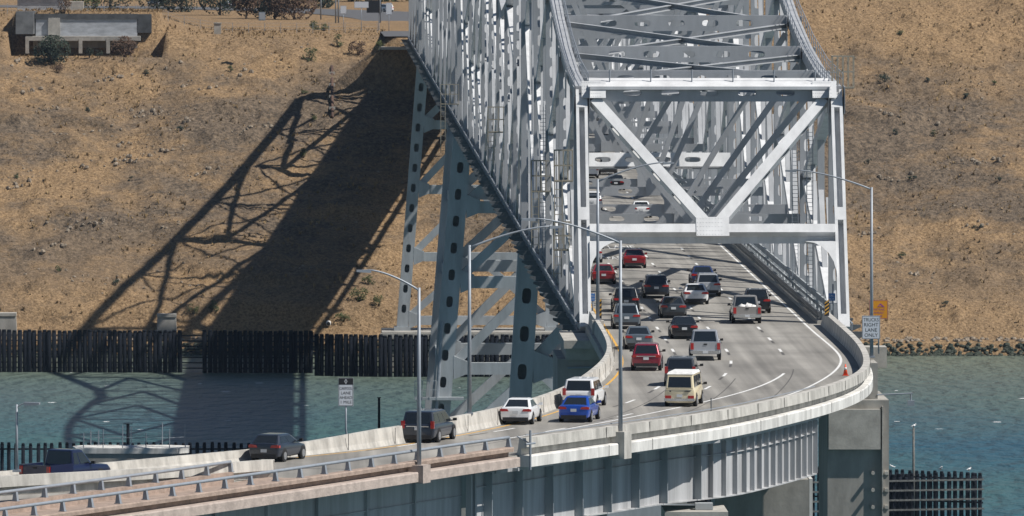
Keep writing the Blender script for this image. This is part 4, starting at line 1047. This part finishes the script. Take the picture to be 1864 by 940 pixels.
def hov(p):
    mb = MB(); mb.box((0,-.018,.585), (.80,.006,.36)); q = link('header', mb, 'sign_black', p)
    mb = MB(); a = [(0,.15),(.085,0),(0,-.15),(-.085,0)]; b = [(0,.09),(.048,0),(0,-.09),(-.048,0)]
    mb.add([(x,-.023,.585+z) for x, z in a+b], [(i,(i+1)%4,4+(i+1)%4,4+i) for i in range(4)]); link('diamond', mb, 'sign_white', p)
c = edge_point(LEFT, 651, .62, 0); s_ = FPX/c.y
sign('carpool_sign', 'white CARPOOL LANE AHEAD sign on a bent post by the left barrier', (c.x-.03, c.y, ZC-(714-VY)/s_), .82, 1.55,
     [('CARPOOL',.20,.17),('LANE',-.05,.17),('AHEAD',-.30,.17),('1 MILE',-.55,.17)], 'sign_white', 'sign_black',
     [(0,.05,-.1),(0,.05,-2.0),(.05,.05,-2.4),(.18,.05,-2.8),(.2,.05,-3.3)], hov)
sign('trucks_sign', 'white TRUCKS RIGHT LANE ONLY sign on the lamp pole', (38.40,630.35,52.25), 1.22, 1.58, [('TRUCKS',.52,.25),('RIGHT',.18,.25),('LANE',-.17,.25),('ONLY',-.52,.25)], 'sign_white', 'sign_black')
def tri(p):
    mb = MB(); mb.prism([(-.10,-.018,.18),(.42,-.018,.16),(.12,-.018,.42)], (0,-.006,0)); link('triangle_mark', mb, 'sign_purple', p)
    mb = MB(); mb.prism([(-.02,-.026,.20),(.22,-.026,.20),(.10,-.026,.30)], (0,-.004,0)); link('triangle_mark', mb, 'sign_orange', p)
sign('orange_sign', 'orange square sign with a purple triangle behind the trucks sign', (39.05,632.6,53.35), 1.26, 1.26, [('FASTRAK',-.0,.15),('AHEAD',-.22,.15),('LANE',-.45,.15)], 'sign_orange', 'sign_purple', [(-.0,.05,-.5),(0,.05,-3.0)], tri)
sign('call_box_sign', 'small blue CALL BOX sign inside the right truss', (36.95,651.5,53.3), .48, .52, [('CALL',.10,.15),('BOX',-.12,.15)], 'sign_blue', 'sign_white', [(.08,.05,.9),(.08,.05,-1.9)], border=False)
sign('call_box_sign', 'small blue CALL BOX sign by the left portal post', (20.35,655.5,53.1), .40, .52, [('CALL',.10,.13),('BOX',-.12,.13)], 'sign_blue', 'sign_white', [(.05,.05,.3),(.05,.05,-1.7)], border=False)
def striped(label, c, w, h):
    c = Vector(c); t = thing('hazard_marker', label, 'marker', c); mb = MB(); mb.box((0,0,h/2), (w,.05,h)); link('panel', mb, 'sign_black', t)
    for k in range(4):
        z = .06+k*h/4; mb = MB(); mb.prism([(-w/2+.01,-.026,z),(w/2-.01,-.026,z+.22),(w/2-.01,-.026,z+.22+h/9),(-w/2+.01,-.026,z+h/9)], (0,-.004,0)); link('stripe', mb, 'paint_yellow', t)
striped('yellow and black striped marker at the end of the right barrier', (36.1,642.5,ZD+.93), .32, 1.0)
striped('yellow and black striped marker at the end of the left barrier', (20.55,645.2,ZD+.6), .28, 1.3)
c = at(1539, 684, ZD); t = thing('traffic_cone', 'orange traffic cone on the shoulder inside the right barrier', 'cone', c)
mb = MB(); mb.tube([(0,0,.04),(0,0,.72)], .15, 12, .035); q = link('cone_body', mb, 'cone', t, True); mb = MB(); mb.box((0,0,.02), (.38,.38,.04)); link('base', mb, 'cone', t)
mb = MB(); mb.tube([(0,0,.36),(0,0,.52)], .098, 12, .075); link('reflective_band', mb, 'paint_white', q, True)

# ------------------------------------------------------------------ far bluff: old abutment, poles, vegetation
WY = 1722.0
o = Vector((-38, WY, 50)); t = thing('old_abutment', 'stained concrete abutment wall with a pillared ledge on the bluff', 'wall', o)
def wpx(px, py, Y=WY): return at_y(px, py, Y)
a, b = wpx(65, 26), wpx(250, 66)
mb = MB(o); mb.box(((a.x+b.x)/2, WY+.3, (a.z+b.z)/2), (b.x-a.x, .6, a.z-b.z)); link('wall', mb, 'wall_white', t)
mb = MB(o); mb.box(((a.x+b.x)/2, WY+.25, a.z-.45), (b.x-a.x+.3, .8, 1.0)); link('stained_coping', mb, 'wall_stain', t)
a2, b2 = wpx(34, 21), wpx(66, 62)
mb = MB(o); mb.prism([(a2.x-.5,WY-2.5,b2.z),(a2.x,WY+3,b2.z),(a2.x,WY+3,a2.z),(a2.x-.5,WY-1,a2.z)], (b2.x-a2.x,0,0)); link('wing_wall', mb, 'wall_stain', t)
a3, b3 = wpx(249, 26), wpx(276, 60); mb = MB(o); mb.box(((a3.x+b3.x)/2, WY+.6, (a3.z+b3.z)/2), (b3.x-a3.x, 1.2, a3.z-b3.z)); link('wing_wall', mb, 'wall_stain', t)
mb = MB(o); mb.box((a.x+3.4, WY-.15, (a.z+b.z)/2-.3), (2.2,.5,a.z-b.z-.8)); link('stepped_block', mb, 'concrete', t)
a, b = wpx(47, 66), wpx(256, 74); mb = MB(o); mb.box(((a.x+b.x)/2, WY-1.2, (a.z+b.z)/2), (b.x-a.x, 3.0, a.z-b.z)); link('ledge', mb, 'concrete', t)
for px in (50, 147, 197):
    a, b = wpx(px-3, 70), wpx(px+3.5, 97); mb = MB(o); mb.box(((a.x+b.x)/2, WY-2.4, (a.z+b.z)/2), (b.x-a.x, .7, a.z-b.z)); link('pillar', mb, 'concrete', t)
a, b = wpx(60, 74), wpx(250, 92); mb = MB(o); mb.box(((a.x+b.x)/2, WY+.6, (a.z+b.z)/2), (b.x-a.x, .5, a.z-b.z)); link('back_wall', mb, 'concrete_pier', t)
for px0, px1, py0, lab in ((284, 323, 573, 'sloped concrete footing left standing at the waterline under the slope'), (-12, 32, 571, 'square concrete footing at the waterline beyond the long fender')):
    a, b = at_y(px0, py0, 1583), at_y(px1, 606, 1583); o = Vector(((a.x+b.x)/2, 1583, 2)); t = thing('concrete_footing', lab, 'footing', o); h = a.z-2; w0 = (b.x-a.x)/2
    mb = MB(); mb.add([(-w0,-1.6,0),(w0,-1.6,0),(w0,1.8,0),(-w0,1.8,0),(-w0*.85,-1.1,h),(w0*.85,-1.1,h),(w0*.85,1.6,h),(-w0*.85,1.6,h)], BOXF); link('block', mb, 'concrete_pier', t)
    mb = MB(); mb.box((0,.2,h-.12), (w0*1.8,3.0,.5)); link('cap', mb, 'concrete', t)

def pole(name, label, cat, px, py0, py1, Y, r, m, cross=None):
    a, b = at_y(px, py1, Y), at_y(px, py0, Y); t = thing(name, label, cat, a); mb = MB(); mb.tube([(0,0,0),(0,0,b.z-a.z)], r, 8, r*.75); link('shaft', mb, m, t, True)
    if cross: mb = MB(); mb.tube([(-cross,0,b.z-a.z),(cross,0,b.z-a.z)], .05, 6); link('cross_bar', mb, m, t)
    return t
pole('navigation_pole', 'thin dark pole in the water above the left barrier near the carpool sign', 'pole', 690, 724, 1003, 1190, .22, 'pile', .25)
pole('navigation_pole', 'thin dark pole rising behind the white mooring platform', 'pole', 233, 772, 950, 1205, .28, 'pile', .6)
pole('navigation_pole', 'thin pole with a gull on the point of the right hand fender', 'pole', 1663, 780, 950, 1178, .2, 'pile_top')
for px, lab in ((611, 'pale lamp pole on the bluff beside the white road sign'), (616, 'pale lamp pole standing a step right of its twin on the bluff'), (692, 'grey post carrying the black sign board on the bluff'), (584, 'thin grey pole by the brown trees')):
    pole('light_pole', lab, 'pole', px, -40, 42, 1745 if px > 600 else 1850, .16, 'galv')
for px, py, w, h, f, lines, lab in ((625, 18, 1.15, 1.5, 'sign_white', [('SPEED',.5,.2),('LIMIT',.22,.2),('55',-.25,.5)], 'white road sign with numerals on the bluff'), (658, 9, 2.7, 1.2, 'sign_white', [('CARPOOLS ONLY',.3,.24),('3 OR MORE',-.15,.24)], 'wide white road sign on two posts on the bluff'), (708, 16, 1.1, 2.2, 'sign_white', [('LANE',.2,.3),('ONLY',-.4,.3)], 'narrow white road sign beside the black board')):
    Y = 1748; c = at_y(px, py, Y); sign('road_sign', lab, c, w, h, [], f, 'sign_black', [(0,.06,0),(0,.06,-(c.z-zt(c.x,Y,False))-.2)])
    for i in range(3):
        pass
c = at_y(681, 12, 1752); t = thing('sign_board', 'black rear of a large road sign on the bluff', 'sign', c); mb = MB(); mb.box((0,0,0), (2.8,.08,2.4)); link('panel', mb, 'sign_black', t)
mb = MB(); mb.tube([(.9,.1,1.1),(.9,.1,-(c.z-zt(c.x,1752,False))-.2)], .1, 8); link('post', mb, 'galv', t)
mb = MB(); mb.box((0,.06,.7), (2.5,.04,.1)); mb.box((0,.06,-.7), (2.5,.04,.1)); link('rail', mb, 'galv', t)

def leaves(mb, c, rx, ry, rz, n, rnd, size=.5, hollow=.45):
    cl = [(Vector((rnd.gauss(0,.5), rnd.gauss(0,.5), rnd.gauss(0,.5)))) for _ in range(max(3, n//40))]
    for i in range(n):
        k = rnd.choice(cl); d = k+Vector((rnd.gauss(0,.24), rnd.gauss(0,.24), rnd.gauss(0,.24)))
        if d.length > 1.15: d *= 1.15/d.length
        p = Vector(c)+Vector((d.x*rx, d.y*ry, d.z*rz)); s = size*rnd.uniform(.5,1.2)
        u = Vector((rnd.uniform(-1,1), rnd.uniform(-1,1), rnd.uniform(-1,1))).normalized(); v = u.orthogonal().normalized()
        mb.add([p-u*s*.5, p+v*s*.35, p+u*s*.5, p-v*s*.35], [(0,1,2,3)])
def shrub(label, px, py, w, h, m, rnd, Y=None, zoff=0, n=None, group='shrubs on the dry slope'):
    # find the slope point seen at the pixel
    if Y is None:
        Y = 1578.0
        while Y < 1800:
            p = at_y(px, py, Y)
            if p.z <= zt(p.x, Y): break
            Y += .5
    p = at_y(px, py, Y); z = zt(p.x, Y); o = Vector((p.x, Y, z)); t = thing('shrub', label, 'shrub', o, group=group)
    mb = MB(); leaves(mb, (0,0,h*.5), w*.5, w*.4, h*.5, n or int(90+60*w*h), rnd, .16+.05*w); link('foliage', mb, m, t)
    mb = MB()
    for i in range(4):
        a = rnd.random()*6.28; mb.tube([(0,0,-.2),(math.cos(a)*w*.2,math.sin(a)*w*.2,h*.55)], .05+.02*w, 5, .015)
    link('stems', mb, 'trunk', t)
rs = random.Random(21)
for px, py, w, h, m, lab in ((95,118,5.8,5.0,'leaf_dark','large dark bush growing below the old abutment ledge'), (225,104,4.2,3.6,'leaf_rust','rust coloured bush under the right end of the ledge'), (163,106,1.7,1.7,'leaf_dark','small dark bush left of its twin before the ledge pillars'), (181,107,1.4,1.4,'leaf_dark','smallest dark bush before the ledge pillars'),
    (118,92,2.6,3.2,'leaf_rust','withered brown bush in front of the stepped wall block'), (105,134,2.4,1.6,'leaf_rust','low brown bush at the foot of the large dark bush'),
    (652,102,3.2,2.6,'leaf_rust','bare brown bush below the bluff edge near the abutment'), (688,92,2.2,1.8,'leaf_green','green bush next to the far bridge abutment'), (615,88,2.0,2.2,'leaf_green','tall green weeds under the pale lamp poles'),
    (577,55,2.6,1.9,'leaf_green','round green shrub on the grassy edge of the bluff'), (590,57,1.9,1.4,'leaf_green','smaller green shrub beside the round one on the bluff edge'), (566,112,2.6,2.3,'leaf_green','olive shrub high on the slope left of the rusty pipe')):
    shrub(lab, px, py, w, h, m, rs)
for i, (px, py, w, h) in enumerate(((352,575,2.2,1.6),(385,572,2.4,1.8),(570,222,1.4,1.6),(553,290,1.6,1.7),(555,172,1.3,1.2),(655,545,3.0,2.0),(625,590,2.4,1.6),(690,560,1.8,2.0),(672,520,2.2,1.5),(30,330,1.2,.9),(160,205,1.3,.9),(265,140,1.3,1.0),(420,130,1.4,1.0),(330,240,1.3,.9),(240,330,1.2,.8),(110,495,1.5,1.0),(210,520,1.5,1.0),(1610,150,2.6,1.6),(1640,65,1.6,1.1),(1690,150,1.2,1.0),(1758,178,1.5,1.2),(1700,250,1.3,1.0),(1580,300,1.3,1.0),(1632,245,1.2,1.2),(1810,155,1.2,.9),(1660,330,1.6,1.1),(1780,420,1.5,1.0),(1640,470,1.5,1.0),(1720,560,1.4,.9),(1820,330,1.4,.9))):
    lab = {0:'green shrub just right of the sloped concrete footing',1:'bushier green shrub at the edge of the bridge shadow by the footing',2:'green shrub inside the truss shadow beside the rusty pipe foot',3:'green shrub in the truss shadow below the rusty pipe foot',4:'green shrub in the truss shadow left of the rusty pipe',5:'widest green shrub between the far tower leg and the bridge shadow',6:'green shrub just above the white outfall pipe',7:'upright green shrub touching the far tower leg',8:'low green shrub high up beside the bright gap in the bridge shadow',17:'dark olive shrub with a broad shadow, largest on the slope beside the portal',19:'dark olive shrub high on the slope next to the largest one'}.get(i, 'small %s shrub dotted over the dry slope' % ('green' if i < 9 or i % 3 == 0 else 'dark olive'))
    shrub(lab, px, py, w, h, 'leaf_green' if i < 9 or i % 3 == 0 else 'leaf_dark', rs, group='small %s shrubs on the slope' % ('green' if i < 9 or i % 3 == 0 else 'dark'))
def tree(label, x, y, h, w, m, rnd, base=.15, conifer=False):
    z = zt(x, y, False); t = thing('tree', label, 'tree', (x, y, z), group='trees along the far road')
    mb = MB(); mb.tube([(0,0,-.3),(.1,0,h*.3),(-.05,.1,h*.85)], .06*h**.7, 7, .04)
    for i in range(7):
        a = rnd.random()*6.28; z0 = h*rnd.uniform(base, .6); mb.tube([(0,0,z0),(math.cos(a)*w*.35,math.sin(a)*w*.35,z0+h*.13)], .08, 5, .02)
    link('trunk', mb, 'trunk', t)
    mb = MB(); leaves(mb, (0,0,h*(base+1)*.5), w*.5, w*.5, h*(1-base)*.5, int(700+25*w*h), rnd, .55); link('crown', mb, m, t)
for i, (px, y, h, w, m, base, lab) in enumerate(((535,1850,8,8.0,'leaf_rust',.0,'bushy rust brown tree low to the ground by the far road'), (500,1855,8,5,'leaf_rust',.12,'thin rust brown tree with bare trunk by the far road'), (448,1860,7,5,'leaf_rust',.12,'two tone brown tree with several bare stems'), (480,1865,6,5,'leaf_dark',.02,'dark green tree between the brown trees'),
    (400,1900,9,8,'leaf_dark',.05,'dark evergreen tree right of the silver far car'), (330,1940,10,9,'leaf_dark',.03,'broad dark evergreen behind the grassy bluff edge'), (285,1960,10,9,'leaf_dark',.03,'dark evergreen next to the far silver car'), (200,1960,10,10,'leaf_dark',.03,'wide dark evergreen above the old concrete wall'), (150,1950,9,8,'leaf_green',.05,'olive green tree beside the pale building'), (585,1990,9,7,'leaf_dark',.05,'dark tree far behind the pale lamp poles'), (640,2080,12,14,'leaf_green',.02,'wide olive tree on the far side of the road'), (560,2080,12,14,'leaf_dark',.02,'broad dark tree at the far side of the road'), (470,2080,12,14,'leaf_dark',.02,'broad dark tree beyond the slate far car'), (720,2080,10,12,'leaf_green',.02,'low olive tree beyond the white far car'))):
    x = (px-VX)*y/FPX; tree(lab, x, y, h, w, m, rs, base)
# road, fence and shed on the plateau
ar = MB(); l = smooth_line(spline([Vector((28,1692,0)),Vector((27,1780,0)),Vector((22,1880,0)),Vector((0,1960,0)),Vector((-50,2005,0)),Vector((-140,2030,0)),Vector((-300,2050,0))]), 10); vs = []
for i, p in enumerate(l):
    r, tg = normal_at(l, i)
    for q in (-13, 13): a = p+r*q; a.z = zt(p.x, p.y, False)+.10; vs.append(a)
    if i == 0: vs[0].z = vs[1].z = ZD+.0
ar.add(vs, [(2*i,2*i+1,2*i+3,2*i+2) for i in range(len(l)-1)]); tag(link('far_road', ar, 'asphalt'), kind='structure')
o = Vector((-50,1790,zt(-50,1790,False))); t = thing('shed', 'pale low building above the old concrete wall', 'building', o)
mb = MB(); mb.box((0,0,2.5), (9,6,5.2)); link('wall', mb, 'wall_white', t); mb = MB(); mb.prism([(-4.8,-3.4,5.05),(4.8,-3.4,5.05),(4.8,3.4,5.6),(-4.8,3.4,5.6)], (0,0,.2)); link('roof', mb, 'steel_tower', t)
mb = MB(); mb.box((6.4,-.5,2.0), (3.4,4,4.4)); link('annex', mb, 'concrete', t)
mb = MB(); mb.box((-1.5,-3.02,1.2), (1.2,.08,2.4)); link('door', mb, 'steel_tower', t)
o = Vector((0,1742,zt(0,1742,False))); t = thing('wire_fence', 'thin wire fence with grey posts along the bluff edge', 'fence', o)
fx = [-58+i*3.0 for i in range(25)]
for x in fx:
    z = zt(x,1742,False)-o.z; mb = MB(); mb.tube([(x,0,z-.2),(x,0,z+1.9)], .045, 5); link('post', mb, 'galv', t)
for k in range(3):
    mb = MB(); mb.tube([(x,0,zt(x,1742,False)-o.z+.6+k*.6) for x in fx], .018, 4); link('wire', mb, 'galv', t)
# things lying on the slope
a, b = slope_hit(604, 125), slope_hit(605, 218); t = thing('drain_pipe', 'rusty drain pipe running down the slope crossed by shadow', 'pipe', b)
mb = MB(); mb.tube([b-b+Vector((0,0,.3)), (a-b)*.5+Vector((0,0,.6)), a-b+Vector((0,0,.3))], .3, 10); link('pipe', mb, 'rust', t, True)
for k in range(4): mb = MB(); q = (a-b)*(.15+.23*k)+Vector((0,0,.55)); mb.box(q, (1.1,.3,.5)); link('clamp', mb, 'concrete', t)
p = slope_hit(598, 594); t = thing('outfall_pipe', 'short white outfall pipe sticking out at the foot of the slope', 'pipe', p); mb = MB(); mb.tube([(0,1.2,.5),(0,-.8,.35)], .42, 10); link('pipe', mb, 'paint_white', t, True); mb = MB(); mb.tube([(0,-.78,.352),(0,-.82,.349)], .34, 10); link('mouth', mb, 'sign_black', t)
p = slope_hit(396, 62); t = thing('concrete_box', 'small concrete chamber casting a long shadow on the upper slope', 'box', p); mb = MB(); mb.box((0,0,.7), (1.3,1.5,2.4)); link('chamber', mb, 'concrete', t); mb = MB(); mb.box((0,0,1.98), (1.5,1.7,.16)); link('lid', mb, 'concrete_pier', t)
p = slope_hit(477, 36); t = thing('utility_cabinet', 'grey utility cabinet in the grass on the bluff edge', 'cabinet', p); mb = MB(); mb.box((0,0,.6), (1.2,.9,1.5)); link('cabinet', mb, 'galv', t); mb = MB(); mb.box((0,-.46,.6), (1.0,.03,1.2)); link('door', mb, 'steel', t)

# ------------------------------------------------------------------ mooring platform, gulls, whitecaps
o = Vector((-22,1199,0)); t = thing('mooring_platform', 'white topped concrete mooring platform among the near left piles', 'platform', o)
mb = MB(); n8 = [(-7,-3),(6,-3.5),(7.5,-1.5),(7.5,2),(5,3.5),(-6,3.5),(-7.5,1)]
mb.prism([(x,y,7.6) for x, y in n8], (0,0,.7)); link('deck', mb, 'fascia', t)
mb = MB(); mb.prism([(x*.96,y*.96,-4) for x, y in n8], (0,0,11.6)); link('body', mb, 'concrete_pier', t)
for i, (x, y) in enumerate(((-6,-2.6),(-3.5,-2.7),(-1,-2.8),(2,-3),(5,-3),(7,-1),(-4.2,3),(0,3),(4,3),(-5.2,2.6))):
    mb = MB(); mb.tube([(x,y,8.3),(x,y,10.2+.5*(i%3))], .07, 6); link('rail_post', mb, 'galv', t)
mb = MB(); mb.tube([(-6,-2.6,9.6),(-1,-2.8,9.6),(5,-3,9.6),(7,-1,9.6)], .03, 5); link('rail', mb, 'galv', t)
def gull(label, p, s=1.0, rz=0):
    t = thing('gull', label, 'bird', p, rz, 'gulls on the pile fender')
    mb = MB()
    mb.tube([(-.30*s,0,.12*s),(-.12*s,0,.17*s),(.05*s,0,.22*s),(.16*s,0,.28*s)], .05*s, 7, .07*s); blob(mb, (.03*s,0,.2*s), .14*s, random.Random(2), .75); blob(mb, (.19*s,0,.33*s), .075*s, random.Random(3), 1); mb.tube([(.24*s,0,.33*s),(.34*s,0,.31*s)], .02*s, 5, .005)
    link('body', mb, 'bird', t, True)
    mb = MB(); mb.tube([(0,.03*s,0),(0,.03*s,.12*s)], .015*s, 4); mb.tube([(0,-.03*s,0),(0,-.03*s,.12*s)], .015*s, 4); link('legs', mb, 'light_amber', t)
rg = random.Random(9)
for f in (.12, .3, .36, .55, .62, .78, .9, .97):
    gull('white gull perched on the right hand pile fender', (36+48.5*f, 1190-27.5*f, 7.5), 1.25, rg.random()*6)
p = at_y(1663, 779, 1178); gull('white gull perched on the thin fender pole', p, 1.3, .4)
fm = MB()
for i in range(90):
    x, y = rg.uniform(-70, 140), rg.uniform(1215, 1560); L = rg.uniform(.2, .8); wd = rg.uniform(.3, 1.1); m_ = 6
    fm.add([(x+L*math.cos(k/m_*6.283)*rg.uniform(.5,1.3), y+wd*math.sin(k/m_*6.283)*rg.uniform(.5,1.3), .012+.001*(i%5)) for k in range(m_)], [tuple(range(m_))])
tag(link('foam_flecks', fm, 'bird'), 'small white foam flecks on the wind ruffled water', 'foam', kind='stuff')

# ------------------------------------------------------------------ air
hz = bpy.data.materials.new('haze'); hz.use_nodes = True; nn = hz.node_tree.nodes; nn.remove(nn['Principled BSDF'])
pv = nn.new('ShaderNodeVolumePrincipled'); pv.inputs['Color'].default_value = (.55,.75,1.0,1); pv.inputs['Density'].default_value = 1.9e-5; pv.inputs['Anisotropy'].default_value = .1
hz.node_tree.links.new(pv.outputs[0], nn['Material Output'].inputs['Volume']); MATS['haze'] = hz
mb = MB(); mb.box((0, 3600, 62), (9600, 11400, 140)); tag(link('haze', mb, 'haze'), 'thin bluish summer haze over the strait', 'haze', kind='stuff')
